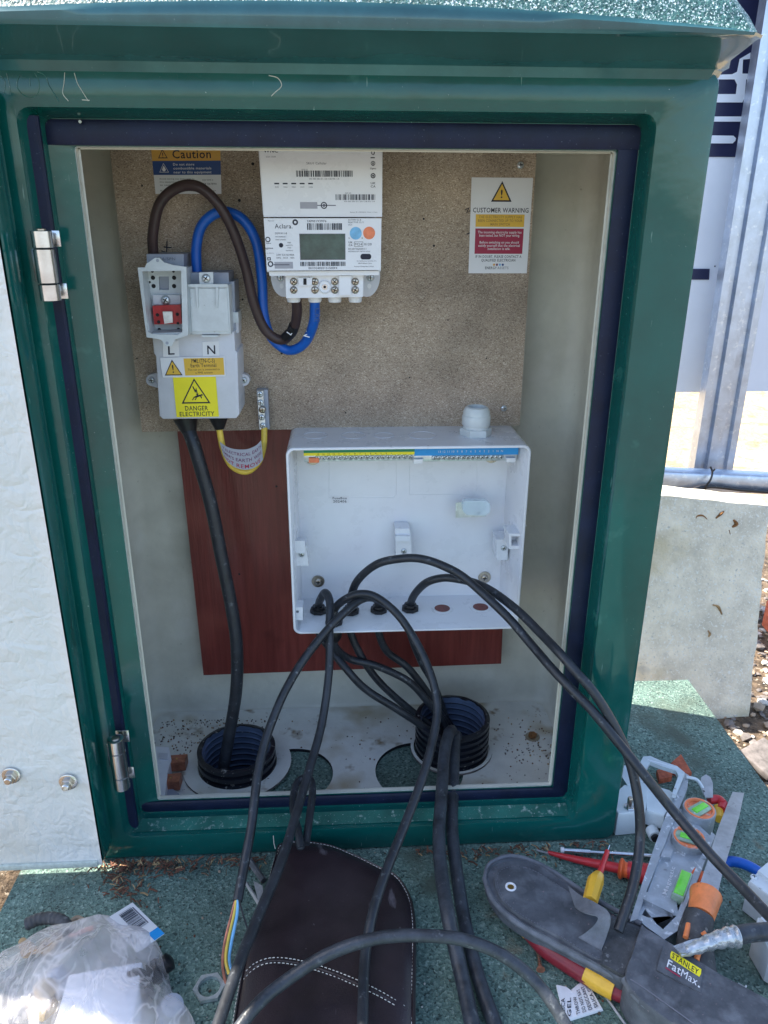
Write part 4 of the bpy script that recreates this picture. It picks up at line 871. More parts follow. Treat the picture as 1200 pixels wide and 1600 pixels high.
# entry holes in the floor of the box
zf = ib+.0006
NUTS = [((498, 951), 'A'), ((522, 969), 'B'), ((548, 952), 'C'), ((592, 950), 'D'), ((641, 948), 'E')]
for x, y in ((691, 950), (751, 948)):
    p = at(x, y, Z=zf+.0008); k = MB('red_ply'); k.open_lathe((p.x, p.y, zf), (0, 0, 1), [(.0150, 0), (.0146, .0010), (.0118, .0010), (.0106, .0004)], 'white_abs', 32); k.lathe((p.x, p.y, zf+.0003), (0, 0, 1), [(.0108, 0), (.0108, .0003)], 'red_ply', 28); make(k, 'entry_hole', unit)
# terminal bars
YB_ = .935
def bar(x0, x1, name, label_m, nsc, lab, two=False):
    t_ = MB('brass'); zb_ = at((x0+x1)/2, 716, Y=YB_).z; X0 = at(x0, 716, Y=YB_).x; X1 = at(x1, 716, Y=YB_).x
    t_.box(((X0+X1)/2, YB_+.006, zb_), (X1-X0, .009, .0085), 'zinc', .0004); o_ = make(t_, name, unit)
    s_ = MB('white_abs'); q = [Vector((X0, YB_-.004, zb_+.0148)), Vector((X1, YB_-.004, zb_+.0148)), Vector((X1, YB_-.005, zb_+.0056)), Vector((X0, YB_-.005, zb_+.0056))]
    s_.add(q+[p+Vector((0, .010, 0)) for p in q], [(0, 1, 2, 3), (4, 5, 6, 7), (0, 1, 5, 4), (3, 2, 6, 7), (0, 3, 7, 4), (1, 2, 6, 5)], label_m)
    d = Decal(s_, q, gap=.0001, step=.0001)
    if two: d.rect(0, 0, 1, .62, 'green_print'); d.rect(0, .62, 1, 1, 'yellow_print')
    n2 = len(lab)
    for i, t in enumerate(lab):
        if two: d.text(t, .13+.66*i/(n2-1), .90, .22, 'ink', bold=True)
        else: d.text(t, .24+.60*i/(n2-1), .62, .30, 'white_paper', bold=False)
    make(s_, 'number_strip', o_)
    a, bb_ = (X0+(X1-X0)*.125, X1-.005) if two else (X0+(X1-X0)*.195, X0+(X1-X0)*.845)
    for i in range(nsc):
        p = Vector((a+(bb_-a)*i/(nsc-1), YB_+.0012, zb_+.0010)); screw(o_, p, .0035, 'zinc', 'terminal_screw', ang=random.random()*1.5, h=.002)
    return o_, X0, X1, zb_
o1, X0, X1, zb1 = bar(475, 647, 'earth_bar', 'yellow_print', 18, ['15', '14', '13', '12', '11', '10', '9', '8', '7', '6', '5', '4', '3', '2', '1'], True)
k = MB('orange_sticker'); k.box((X0+.0125, YB_+.0005, zb1-.0012), (.013, .008, .006), 'orange_sticker', .0004); make(k, 'main_earth_clamp', o1)
o2, X0b, X1b, zb2 = bar(647, 808, 'neutral_bar', 'blue_print', 15, ['13', '12', '11', '10', '9', '8', '7', '6', '5', '4', '3', '2', '1', 'N', 'N'])
for u in ((X0b+.005), (X1b-.009)): k = MB('white_abs'); k.box((u, YB_+.002, zb2-.002), (.012, .014, .006), 'white_abs', .0006); make(k, 'bar_holder', o2)
# fixings, clips and the clamp inside
for x, y in ((497, 908), (757, 902)): screw(unit, at(x, y, Y=YU1-.0048), .0050, 'steel_warm', 'fixing_screw', washer=.0092, ang=.7)
for x, y in ((489, 716), (768, 713)): screw(unit, at(x, y, Y=YU1-.0048), .0050, 'steel_warm', 'fixing_screw', washer=.0092, ang=.2)
def clip(c, Y, t, sc_=None, name='cover_clip', c2=None):
    b = MB('white_abs'); b.plate(c, Y, t, 'white_abs')
    if c2: b.plate(c2, Y-.006, .0058, 'white_abs')
    o_ = make(b, name, unit)
    if sc_: screw(o_, at(*sc_, Y=Y-.0002), .0040, 'zinc', ang=.4)
clip([(458, 853), (478, 853), (482, 884), (460, 884)], .935, .03, (471, 866), c2=[(455, 845), (476, 845), (477, 864), (457, 864)])
clip([(776, 843), (794, 843), (793, 875), (776, 875)], .945, .03, (787, 856)); 
b = MB('white_abs'); b.plate([(795, 834), (816, 834), (816, 838), (799, 838), (799, 853), (816, 853), (816, 858), (795, 858)], .905, .03, 'white_abs'); b.plate([(799, 838), (815, 838), (815, 853), (799, 853)], .925, .004, 'white_abs'); make(b, 'latch_catch', unit)
b = MB('white_abs'); b.plate([(458, 949), (473, 949), (473, 969), (459, 969)], .905, .02, 'white_abs', holes=[[(461, 954), (467, 954), (467, 958), (461, 958)]]); make(b, 'latch_catch', unit)
clip([(617, 826), (640, 826), (643, 846), (643, 879), (619, 879), (618, 846)], .962, .024, (631, 861), 'rail_support', c2=[(618, 838), (641, 838), (641, 846), (619, 846)])
b = MB('zinc'); b.plate([(712, 786), (724, 784), (760, 784), (760, 807), (712, 809)], .960, .0015, 'zinc'); b.box((at(736, 796, Y=.975).x, .975, at(736, 806, Y=.96).z), (.036, .026, .0012), 'zinc'); co_ = make(b, 'rail_bracket', unit); screw(co_, at(747, 800, Y=.9598), .0046, 'zinc'); 
b = MB('clear_plastic'); b.plate([(726, 783), (760, 783), (766, 788), (766, 800), (758, 806), (730, 805), (724, 800), (723, 788)], .949, .010, 'clear_plastic'); make(b, 'clear_terminal_cover', co_)
mb, d = sticker([(517, 775), (545, 775), (545, 786), (517, 786)], YU1-.0046, 'white_paper', .0002); d.text('FuseBox', .5, .45, .32, 'ink', w=.80, bold=True); d.text('202406', .5, .92, .34, 'ink', w=.75, bold=True); make(mb, 'maker_label', unit)
# big pale gland on top
p = at(743, 683, Z=uz1); gx_, gy_ = at(743, 678, Y=.945).x, .945
big = thing('cable_gland', 'large pale grey domed cable gland standing on top of the white enclosure', 'cable gland', (gx_, gy_, uz1))
b = MB('gland_grey'); b.lathe((gx_, gy_, uz1+.0002), (0, 0, 1), [(.0200, 0), (.0205, .001), (.0205, .0085), (.0195, .0095)], 'gland_grey', hexa=6); make(b, 'hex_base', big)
b = MB('gland_grey'); b.lathe((gx_, gy_, uz1+.0098), (0, 0, 1), [(.0165, 0), (.0165, .004)], 'gland_grey', 28); make(b, 'thread', big)
b = MB('gland_grey'); b.lathe((gx_, gy_, uz1+.0138), (0, 0, 1), [(.0178, 0), (.0183, .001), (.0183, .012), (.0176, .013)], 'gland_grey', 12); b.open_lathe((gx_, gy_, uz1+.0268), (0, 0, 1), [(.0172, 0), (.0166, .005), (.0140, .0095), (.0112, .0105), (.0100, .0095), (.0092, .004)], 'gland_grey', 28); b.lathe((gx_, gy_, uz1+.0285), (0, 0, 1), [(.0098, 0), (.0098, .001)], 'hole_dark', 24); make(b, 'dome_nut', big)
# small black glands and the five black flexes that run through them
PT = {}
NL = {'A': 'black cable gland at the far left of the white enclosure floor', 'B': 'black cable gland nearest the front lip of the white enclosure floor', 'C': 'black cable gland beside the front one, third from the left', 'D': 'black cable gland in the middle of the enclosure floor, fourth from the left', 'E': 'black cable gland just left of the two open holes in the enclosure floor'}
for (x, y), k_ in NUTS:
    p = at(x, y+2, Z=zf+.003); PT[k_] = p
    g = thing('cable_gland', NL[k_], 'cable gland', (p.x, p.y, zf), 'black cable glands in the enclosure floor')
    b = MB('black_plastic'); b.lathe((p.x, p.y, zf+.0003), (0, 0, 1), [(.0118, 0), (.0122, .0006), (.0122, .0046), (.0112, .0054)], 'black_plastic', hexa=8); make(b, 'lock_nut', g)
    b = MB('black_plastic'); b.lathe((p.x, p.y, zf+.0056), (0, 0, 1), [(.0086, 0), (.0084, .0040), (.0064, .0046)], 'black_plastic', 20); make(b, 'collar', g)
    b = MB('black_plastic'); b.lathe((p.x, p.y, uz0-.0002), (0, 0, -1), [(.0120, 0), (.0120, .006), (.0098, .007), (.0104, .011), (.0098, .017), (.0066, .022)], 'black_plastic', 12); make(b, 'gland_body', g)
def flex(k_, low, high, label, r=.0054, m='black_cable'):
    p = PT[k_]; P = [at(x, y, Y=Y) for x, y, Y in low]+[Vector((p.x, p.y, uz0-.030)), Vector((p.x, p.y, uz0-.004)), Vector((p.x, p.y, zf+.008))]+[at(x, y, Y=Y) for x, y, Y in high]
    mb = MB(m); mb.tube(P, r, m, 12, 8); return solo(mb, 'black_flex', label, 'cable', 'black flexes threaded through the enclosure')
flex('A', [(700, 1165, .915), (664, 1137, .905), (622, 1109, .90), (573, 1078, .905), (541, 1045, .91)], [(500, 938, .935), (508, 926, .922), (515, 940, .905), (515, 975, .885), (514, 1050, .855), (503, 1130, .815), (484, 1200, .765), (462, 1275, .70), (440, 1345, .635), (400, 1440, .555), (372, 1510, .50), (338, 1610, .44)], 'black flex from the far left gland, hanging straight down and over the pouch')
flex('B', [(702, 1150, .93), (690, 1125, .93), (664, 1091, .93), (636, 1063, .93), (587, 1040, .93), (545, 1029, .93)], [(524, 950, .918), (540, 936, .905), (562, 928, .90), (588, 933, .895), (622, 961, .88), (650, 1003, .86), (671, 1048, .84), (682, 1090, .82), (682, 1125, .80), (671, 1178, .765), (655, 1230, .73), (632, 1290, .69), (604, 1360, .64), (583, 1425, .595), (570, 1500, .55), (566, 1620, .47)], 'black flex arching from the front gland, bending right then down over the leather pouch')
flex('C', [(700, 1150, .94), (668, 1130, .94), (636, 1105, .94), (597, 1070, .94), (570, 1035, .94)], [(550, 926, .93), (562, 903, .92), (590, 881, .905), (625, 873, .895), (657, 873, .885), (692, 884, .875), (730, 906, .86), (790, 961, .815), (825, 1001, .785), (860, 1042, .748), (890, 1074, .722), (925, 1110, .70), (970, 1165, .675), (1010, 1215, .65), (1050, 1265, .635), (1110, 1335, .585), (1160, 1387, .545), (1215, 1445, .50)], 'longest black flex, arching highest in the enclosure and running out to the lower right corner')
flex('D', [(705, 1140, .95), (681, 1105, .95), (664, 1077, .95), (636, 1042, .95), (605, 1018, .95)], [(592, 941, .935), (582, 934, .915), (562, 938, .90), (534, 961, .882), (510, 986, .87), (475, 1030, .85), (447, 1077, .825), (430, 1115, .805), (414, 1160, .78), (402, 1215, .745), (393, 1290, .70), (382, 1350, .665), (371, 1408, .63)], 'black flex from the middle gland, crossing to the left and ending in stripped coloured cores', r=.0054)
flex('E', [(708, 1140, .96), (696, 1120, .96), (678, 1070, .96), (657, 1031, .96)], [(649, 927, .93), (667, 910, .915), (692, 903, .905), (716, 905, .895), (745, 912, .875), (775, 928, .85), (812, 957, .81), (845, 990, .775), (872, 1018, .742), (900, 1050, .72), (930, 1085, .705), (962, 1138, .69), (984, 1190, .675), (997, 1250, .655), (1000, 1310, .64), (990, 1380, .605), (966, 1455, .57)], 'black flex from the gland by the open holes, ending cut on the tool pouch')

# ================================================================ DUCTS
def duct(c, R, H, label, seed):
    t_ = thing('corrugated_duct', label, 'duct', (c.x, c.y, .0), 'black corrugated ducts'); rnd = random.Random(seed)
    pr = []; n_ = int(H/.0098); P_ = H/n_
    for i in range(n_):
        z = .001+i*P_
        for u, q in ((0, 0), (.18, 0), (.30, 1), (.80, 1), (.92, 0)): pr.append((R-.005*(1-q), z+u*P_))
    pr.append((R-.005, H))
    b = MB('duct_black'); rag = [rnd.uniform(-.0022, .0018) for _ in range(56)]
    b.open_lathe((c.x, c.y, 0), (0, 0, 1), pr, 'duct_black', 56, jit=lambda i, j: (rag[i]*.8 if j >= len(pr)-2 else 0)); make(b, 'outer_wall', t_)
    b = MB('duct_blue'); pi_ = []; q = 0
    for i in range(int((H+.12)/.010)):
        z = H-.001-i*.010; pi_ += [(R-.0068, z), (R-.0068, z-.0065), (R-.0092, z-.0075), (R-.0092, z-.0090)]
    b.open_lathe((c.x, c.y, 0), (0, 0, 1), pi_, 'duct_blue', 56, jit=lambda i, j: (rag[i]*.8 if j < 1 else 0), ms=['duct_blue', 'duct_blue', 'duct_black', 'duct_black']*len(pi_)); b.open_lathe((c.x, c.y, 0), (0, 0, 1), [(R-.005, H), (R-.0068, H-.001)], 'duct_black', 56, jit=lambda i, j: rag[i]*.8)
    b.lathe((c.x, c.y, -.115), (0, 0, 1), [(R-.0075, 0), (R-.0075, .001)], 'duct_black', 30); make(b, 'inner_wall', t_)
duct(dL, .0545, .037, 'black corrugated duct at the left with a single thick cable down it', 1)
duct(dR, .0535, .063, 'taller black corrugated duct at the right, crowded with many cables', 2)
# the two heavy cables that leave the right duct, and the others that cross in front
g_ = 'heavy dusty black cables in front of the kiosk'
cable([(712, 1185, .915), (707, 1160, .885), (706, 1142, .865), (700, 1150, .845), (694, 1180, .82), (690, 1240, .765), (686, 1300, .715), (689, 1360, .665), (700, 1430, .605), (718, 1510, .56), (740, 1610, .50)], .0078, 'black_cable_dusty', 'heavy_cable', 'heavy dusty cable leaving the right duct, left one of the pair running to the bottom', group=g_)
cable([(722, 1185, .925), (717, 1162, .895), (713, 1150, .87), (710, 1170, .845), (708, 1230, .79), (706, 1290, .735), (712, 1350, .685), (724, 1430, .625), (745, 1520, .56), (780, 1620, .50)], .0076, 'black_cable_dusty', 'heavy_cable', 'heavy dusty cable leaving the right duct, right one of the pair running to the bottom', group=g_)
cable([(350, 1640, .46), (400, 1572, .49), (450, 1530, .51), (505, 1495, .52), (560, 1473, .525), (610, 1463, .527), (665, 1462, .525), (722, 1468, .52), (775, 1487, .512), (820, 1518, .50), (855, 1556, .485), (895, 1620, .46)], .0058, 'black_cable_dusty', 'heavy_cable', 'heavy dusty cable arching low across the leather pouch at the bottom', group=g_)
cable([(478, 1318, .69), (484, 1275, .725), (488, 1240, .755), (486, 1220, .775), (474, 1216, .785), (462, 1228, .775), (458, 1262, .74), (466, 1300, .70), (470, 1325, .68)], .0046, 'black_cable', 'short_flex', 'short bent loop of black flex over the sill behind the hanging flex')
# stripped cores below the middle flex
for m, lab, P in (('copper_brown', 'brown insulated core fanning out of the stripped flex end', [(369, 1404, .632), (362, 1430, .62), (352, 1470, .60), (348, 1505, .585), (353, 1535, .57), (362, 1548, .56)]),
                  ('yellow_cable', 'green and yellow insulated core between the brown and blue ones', [(370, 1404, .631), (365, 1430, .62), (356, 1470, .60), (353, 1500, .586), (358, 1522, .575)]),
                  ('sky_sticker', 'light blue insulated core curling out of the stripped flex end', [(372, 1404, .630), (370, 1430, .62), (362, 1470, .60), (358, 1498, .588), (362, 1516, .578), (376, 1530, .565)])):
    cable(P, .0017, m, 'wire_core', lab, 'wire', 'stripped cores of the left flex', n=8)
cable([(373, 1404, .629), (380, 1430, .62), (388, 1455, .61), (392, 1470, .60)], .0011, 'black_plastic', 'draw_string', 'thin black twisted string beside the stripped cores', 'string', n=6)
# ================================================================ THINGS ON THE PLINTH
# leather pouch
zt = .040
PO = [(430, 1330), (436, 1316), (462, 1310), (520, 1318), (593, 1350), (622, 1366), (642, 1395), (650, 1430), (651, 1480), (650, 1540), (649, 1640), (640, 1690), (560, 1700), (440, 1700), (352, 1690), (362, 1600), (372, 1540), (383, 1490), (400, 1440), (415, 1385)]
po = pix(PO, .030)
pt = thing('leather_pouch', 'scuffed dark brown leather pouch with white stitching lying in front of the kiosk', 'pouch', (sum(p[0] for p in po)/len(po), sum(p[1] for p in po)/len(po), 0))
cP = Vector((sum(p[0] for p in po)/len(po), sum(p[1] for p in po)/len(po), 0))
def wob(q): return Vector((0, 0, .0035*mnoise.noise(Vector((q.x*14, q.y*14, 2)))+.0015*mnoise.noise(Vector((q.x*40, q.y*40, 5)))))
prof_p = [(.985, .004), (1.0, .010), (1.0, .022), (.99, .028), (.97, .031), (.955, .0300), (.93, .0325), (.85, .037), (.7, .040), (.5, .042), (.3, .043), (.12, .043)]
b = MB('leather'); b.mound(po, prof_p, 'leather', jit=lambda q: wob(q) if q.z > .02 else Vector((0, 0, 0))); make(b, 'body', pt)
def ptop(x, y):            # height of the pouch's top near a point, found from how far out it lies
    q = Vector((x, y, 0)); v = q-cP; best = 1
    n_ = len(po); k = 0
    for i in range(n_):
        a = Vector((*po[i], 0))-cP; c = Vector((*po[(i+1) % n_], 0))-cP
        den = v.x*(c-a).y-v.y*(c-a).x
        if abs(den) < 1e-9: continue
        t = (a.x*(c-a).y-a.y*(c-a).x)/den; u = (a.x*v.y-a.y*v.x)/den
        if t > 0 and -1e-6 <= u <= 1+1e-6: k = 1/t
    for (s0, z0), (s1, z1) in zip(prof_p[3:], prof_p[4:]):
        if s1 <= k <= s0: return z0+(z1-z0)*(s0-k)/(s0-s1)+wob(Vector((x, y, 0))).z
    return (.043 if k < .12 else .028)+wob(Vector((x, y, 0))).z
def stitch(mb, P, step=.0042, L_=.0030, r=.00042, m='thread'):
    pts = crom(P, 14); d_acc = 0; prev = pts[0]; start = None; on = True
    acc = []
    for a, c in zip(pts, pts[1:]):
        n_ = max(1, int((c-a).length/.0006))
        for i in range(n_): acc.append(a.lerp(c, i/n_))
    s = 0; cur = []
    for a, c in zip(acc, acc[1:]):
        s += (c-a).length
        if (s % step) < L_: cur.append(a)
        elif len(cur) > 1: mb.tube([cur[0], cur[len(cur)//2]+Vector((0, 0, .0003)), cur[-1]], r, m, 5, 1); cur = []
        else: cur = []
def on_top(P, dz=.0004): return [Vector((p.x, p.y, ptop(p.x, p.y)+dz)) for p in (at(x, y, Z=.038) for x, y in P)]
for P in ([(384, 1512), (400, 1505), (425, 1500), (462, 1504), (510, 1518), (560, 1538), (600, 1556), (636, 1572)], [(380, 1523), (400, 1513), (425, 1508), (462, 1512), (508, 1526), (557, 1546), (598, 1564), (634, 1580)]):
    b = MB('thread'); stitch(b, on_top(P)); o_ = make(b, 'seam_stitching', pt); o_['kind'] = 'stuff'
b = MB('leather'); b.tube(on_top([(382, 1518), (402, 1509), (425, 1504), (462, 1508), (509, 1522), (558, 1542), (599, 1560), (635, 1576)], -.0006), .0014, 'leather', 8, 6); make(b, 'seam_ridge', pt)
def inset(k, i0, i1): return [Vector((cP.x+(po[i % len(po)][0]-cP.x)*k, cP.y+(po[i % len(po)][1]-cP.y)*k, 0)) for i in range(i0, i1)]
for k in (.955,):
    P = inset(k, 0, 12); b = MB('thread'); stitch(b, [Vector((p.x, p.y, .0302+wob(p).z)) for p in P]); o_ = make(b, 'edge_stitching', pt); o_['kind'] = 'stuff'
P = inset(1.0, 14, 21); b = MB('thread'); stitch(b, [Vector((p.x, p.y, .024)) for p in P], r=.0006); o_ = make(b, 'edge_stitching', pt); o_['kind'] = 'stuff'
b = MB('thread'); b.tube([at(x, y, Y=.70) for x, y in ((427, 1306), (428, 1318), (430, 1326))], .0004, 'thread', 5, 1); make(b, 'loose_thread', pt)
# tool pouch with belt flap
def zpix(P, Z): return [at(x, y, Z=Z) for x, y in P]
FL = [(758, 1370), (764, 1352), (780, 1343), (800, 1340), (822, 1343), (850, 1356), (890, 1382), (925, 1404), (960, 1428), (1000, 1446), (1006, 1450), (985, 1500), (978, 1532), (940, 1512), (900, 1490), (860, 1468), (820, 1446), (785, 1420), (766, 1395)]
zf_ = .034
tp = thing('tool_pouch', 'worn black fabric tool pouch with hanging loop and yellow badge, lying lower right', 'tool pouch', (at(930, 1480, Z=0).x, at(930, 1480, Z=0).y, 0))
fo_ = pix(FL, zf_)
b = MB('fabric_black'); b.mound(fo_, [(.985, .016), (1.0, .018), (1.008, .026), (1.0, .033), (.975, .0345), (.962, .0325), (.5, .0335), (.1, .0335)], 'fabric_black', jit=lambda q: Vector((0, 0, .0012*mnoise.noise(Vector((q.x*22, q.y*22, 1)))))); bf = make(b, 'back_flap', tp)
IN = [(772, 1375), (777, 1361), (790, 1354), (808, 1353), (830, 1358), (860, 1375), (892, 1396), (930, 1420), (975, 1444), (988, 1450), (970, 1505), (940, 1502), (905, 1484), (868, 1462), (830, 1442), (797, 1420), (779, 1398)]
b = MB('fabric_black'); P = pix(IN, .036); b.mound(P, [(1.0, .0330), (.995, .0362), (.98, .0368), (.2, .0372)], 'fabric_black'); bp_ = make(b, 'flap_panel', tp)
c0 = sum((Vector((*p, 0)) for p in P), Vector())/len(P)
b = MB('thread'); 
for k in (.955,):
    stitch(b, [Vector((c0.x+(p[0]-c0.x)*k, c0.y+(p[1]-c0.y)*k, .0372)) for p in P+P[:1]], .0034, .0024, .0003, 'ink_grey')
o_ = make(b, 'panel_stitching', bp_); o_['kind'] = 'stuff'
p = at(798, 1386, Z=.0368); b = MB('brass'); b.open_lathe((p.x, p.y, .0366), (0, 0, 1), [(.0062, 0), (.0062, .0010), (.0052, .0016), (.0040, .0012), (.0036, 0)], 'white_paper', 24); b.lathe((p.x, p.y, .0368), (0, 0, 1), [(.0038, 0), (.0038, .0002)], 'brass', 20); make(b, 'eyelet', tp)
# front sheath
SH = [(1000, 1446), (1007, 1449), (1060, 1480), (1130, 1524), (1200, 1560), (1290, 1610), (1290, 1720), (1120, 1660), (1050, 1600), (1000, 1563), (975, 1528), (986, 1490)]
so_ = pix(SH, .045)
b = MB('fabric_black'); b.mound(so_, [(.99, .004), (1.0, .010), (1.0, .038), (.99, .0435), (.975, .045), (.5, .046), (.1, .046)], 'fabric_black', sub=2, jit=lambda q: Vector((0, 0, .0012*mnoise.noise(Vector((q.x*25, q.y*25, 4)))))); make(b, 'sheath', tp)
b = MB('webbing'); b.tube(zpix([(976, 1530), (1000, 1562), (1050, 1598), (1120, 1655), (1180, 1690)], .040), .0042, 'webbing', 10, 6); b.tube(zpix([(985, 1530), (1010, 1546), (1060, 1582), (1140, 1640)], .0475), .0006, 'ink_grey', 6, 6); make(b, 'edge_binding', tp)
b = MB('webbing'); b.tube(zpix([(758, 1372), (766, 1350), (800, 1338), (850, 1354), (925, 1402), (1002, 1444)], .0310), .0030, 'webbing', 10, 6); b.tube(zpix([(758, 1372), (766, 1397), (785, 1422), (820, 1449), (900, 1493), (978, 1534)], .0300), .0036, 'webbing', 10, 6); make(b, 'edge_binding', tp)
b = MB('fabric_black'); b.slab([(946, 1432), (962, 1436), (998, 1452), (992, 1478), (982, 1504), (975, 1524), (940, 1505), (944, 1470)], .0392, .004, 'dark_rubber'); make(b, 'reinforcing_patch', tp)
# webbing loop standing off the flap
A1 = [at(888, 1384, Z=.038), at(906, 1398, Z=.044), at(930, 1410, Z=.060), at(950, 1424, Z=.066), at(954, 1440, Z=.060), at(948, 1462, Z=.046), at(940, 1484, Z=.0385)]
A2 = [at(898, 1416, Z=.038), at(910, 1424, Z=.048), at(922, 1428, Z=.058), at(934, 1432, Z=.060), at(930, 1444, Z=.054), at(914, 1458, Z=.044), at(904, 1464, Z=.0385)]
U, V = crom(A1, 6), crom(A2, 6); n_ = len(U); th = [Vector((0, 0, -.0016))]*n_
b = MB('webbing'); VV = U+V+[p+Vector((0, 0, -.0016)) for p in U+V]
b.add(VV, [(i, i+1, n_+i+1, n_+i) for i in range(n_-1)]+[(2*n_+i, 2*n_+i+1, 3*n_+i+1, 3*n_+i) for i in range(n_-1)]+[(i, i+1, 2*n_+i+1, 2*n_+i) for i in range(n_-1)]+[(n_+i, n_+i+1, 3*n_+i+1, 3*n_+i) for i in range(n_-1)], 'webbing', True); make(b, 'hammer_loop', tp)
b = MB('fabric_black'); q = [at(x, y, Z=.0465) for x, y in ((1036, 1478), (1098, 1520), (1094, 1552), (1026, 1516))]; b.add(q+[p+Vector((0, 0, .0009)) for p in q], [(4, 5, 6, 7), (0, 1, 5, 4), (1, 2, 6, 5), (2, 3, 7, 6), (3, 0, 4, 7)], 'fabric_black')
bd_ = make(b, 'badge', tp)
b = MB('yellow_print'); q = [at(x, y, Z=.0477) for x, y in ((1049, 1484), (1097, 1515), (1094, 1528), (1046, 1496))]; d = Decal(b, q, gap=0, step=.0002)
d.poly([(0.02, .1), (.98, .0), (1.0, .5), (.97, .95), (.03, 1), (0, .55)], 'yellow_print', 0); d.text('STANLEY', .49, .86, .64, 'ink', 1, w=.86, bold=True)
q = [at(x, y, Z=.0477) for x, y in ((1044, 1497), (1100, 1532), (1096, 1546), (1040, 1511))]; d = Decal(b, q, gap=0, step=.0002)
d.text('Fat', .02, .88, .80, 'white_paper', 1, w=.38, align='L', bold=True); d.text('Max', .42, .95, .80, 'white_paper', 1, w=.44, align='L'); d.rect(.0, 1.0, .42, 1.14, 'ink_red', 1); d.disc(.92, .90, .03, 'white_paper', 1, 10)
make(b, 'lettering', bd_)
# items under / in the pouch
b = MB('dark_red'); P = zpix([(822, 1452), (850, 1480), (880, 1500), (915, 1522), (950, 1542), (990, 1562)], .012); b.tube(P, lambda t: .0080+.002*math.sin(t*3.1), 'dark_red', 16, 6); b2 = MB('yellow_plastic'); 
so1 = thing('screwdriver', 'dark red and yellow handled screwdriver mostly hidden beneath the tool pouch', 'screwdriver', (P[0].x, P[0].y, 0)); make(b, 'handle', so1)
b2.tube(zpix([(916, 1520), (938, 1534), (960, 1546)], .013), .0108, 'yellow_plastic', 16, 4); make(b2, 'grip_band', so1); b2 = MB('yellow_plastic'); b2.tube(zpix([(819, 1447), (826, 1456)], .013), .0090, 'yellow_plastic', 14, 1); make(b2, 'end_cap', so1)
b = MB('steel'); b.tube(zpix([(985, 1560), (996, 1582), (1020, 1600), (1060, 1618)], .010), .0045, 'steel', 10, 6); b.tube(zpix([(990, 1556), (1010, 1590), (1050, 1605)], .013), .0020, 'steel', 8, 6); solo(b, 'plier_jaw', 'polished steel curved tool end poking out beneath the tool pouch', 'tool')
b = MB('steel'); b.tube(zpix([(926, 1530), (950, 1562), (985, 1612)], .004), .0014, 'blade_steel', 8, 1); solo(b, 'steel_rod', 'thin steel rod on the plinth beside the torn paper sachet', 'rod')
# long screw
t_ = thing('wood_screw', 'single bronze coloured wood screw lying head down below the tool pouch', 'screw', at(845, 1500, Z=0)); a, c = at(838, 1470, Z=.004), at(845, 1516, Z=.004); b = MB('steel_warm'); b.tube([a, a.lerp(c, .9)], (.0008, .0019), 'copper_brown', 10, 1)
for i in range(15):
    q = a.lerp(c, .05+.055*i); b.lathe(q, (c-a), [(.0012, 0), (.0026, .0006), (.0012, .0012)], 'steel_warm', 10)
make(b, 'shank', t_); b = MB('steel_warm'); b.lathe(c-(c-a).normalized()*.001, (c-a), [(.0020, -.003), (.0046, 0), (.0046, .0006), (.002, .0007)], 'copper_brown', 16); make(b, 'head', t_)
# torn sachet
b = MB('white_paper'); SP = [(869, 1538), (884, 1541), (890, 1548), (914, 1528), (930, 1554), (943, 1577), (888, 1594), (878, 1575)]
b.mound(pix(SP, .003), [(1, .0006), (1, .0012), (.96, .003), (.6, .0042), (.1, .0034)], 'white_paper', sub=1, smooth=False, jit=lambda q: Vector((0, 0, .0016*mnoise.noise(Vector((q.x*70, q.y*70, 0)))) if q.z > .002 else 0) if False else Vector((0, 0, 0)))
for c4, tx in (([(875, 1591), (874, 1549), (893, 1548), (894, 1589)], ('SILICA', 'GEL')), ([(899, 1588), (892, 1550), (918, 1532), (937, 1574)], ('THROW', 'DO NOT EAT', 'DESICCANT', 'SILICA GEL'))):
    d = Decal(b, [at(x, y, Z=.0046) for x, y in c4], gap=.0, step=.0001)
    for i, s in enumerate(tx): d.text(s, .03, (i+.85)/len(tx), .62/len(tx), 'ink', 1, align='L', bold=True, w=.9 if len(s) > 6 else .7)
solo(b, 'paper_sachet', 'crumpled white silica gel sachet lying on the green plinth', 'sachet')
# spirit level
L_top = .034
lv = thing('spirit_level', 'short dusty grey cast spirit level with orange ringed vials leaning by the kiosk foot', 'spirit level', at(1050, 1400, Z=0))
def tilt_(x, y): return 0
Z1 = .030
b = MB('alu_dirty')
b.slab([(1069, 1207), (1076, 1211), (1074, 1232), (1062, 1262), (1046, 1300), (1031, 1340), (1010, 1392), (996, 1436), (984, 1440), (1002, 1384), (1020, 1330), (1040, 1275), (1056, 1236)], Z1+.004, .030, 'alu_dirty')       # left rail
b.slab([(1112, 1300), (1118, 1305), (1092, 1370), (1066, 1430), (1062, 1452), (1038, 1468), (1010, 1448), (996, 1436), (999, 1428), (1014, 1434), (1036, 1452), (1056, 1432), (1080, 1372)], Z1+.002, .028, 'alu_dirty')
b.slab([(1062, 1262), (1110, 1306), (1086, 1362), (1056, 1400), (1060, 1430), (1012, 1434), (998, 1430), (1020, 1372), (1040, 1314)], Z1-.001, .024, 'alu_dirty', holes=[[(1008, 1420), (1026, 1444), (1012, 1440), (1002, 1432)]])
b.slab([(1008, 1392), (1054, 1418), (1052, 1428), (1004, 1404)], Z1+.005, .012, 'alu_dirty'); b.slab([(1036, 1326), (1052, 1328), (1048, 1340), (1030, 1338)], Z1+.004, .010, 'alu_dirty')
make(b, 'body', lv)
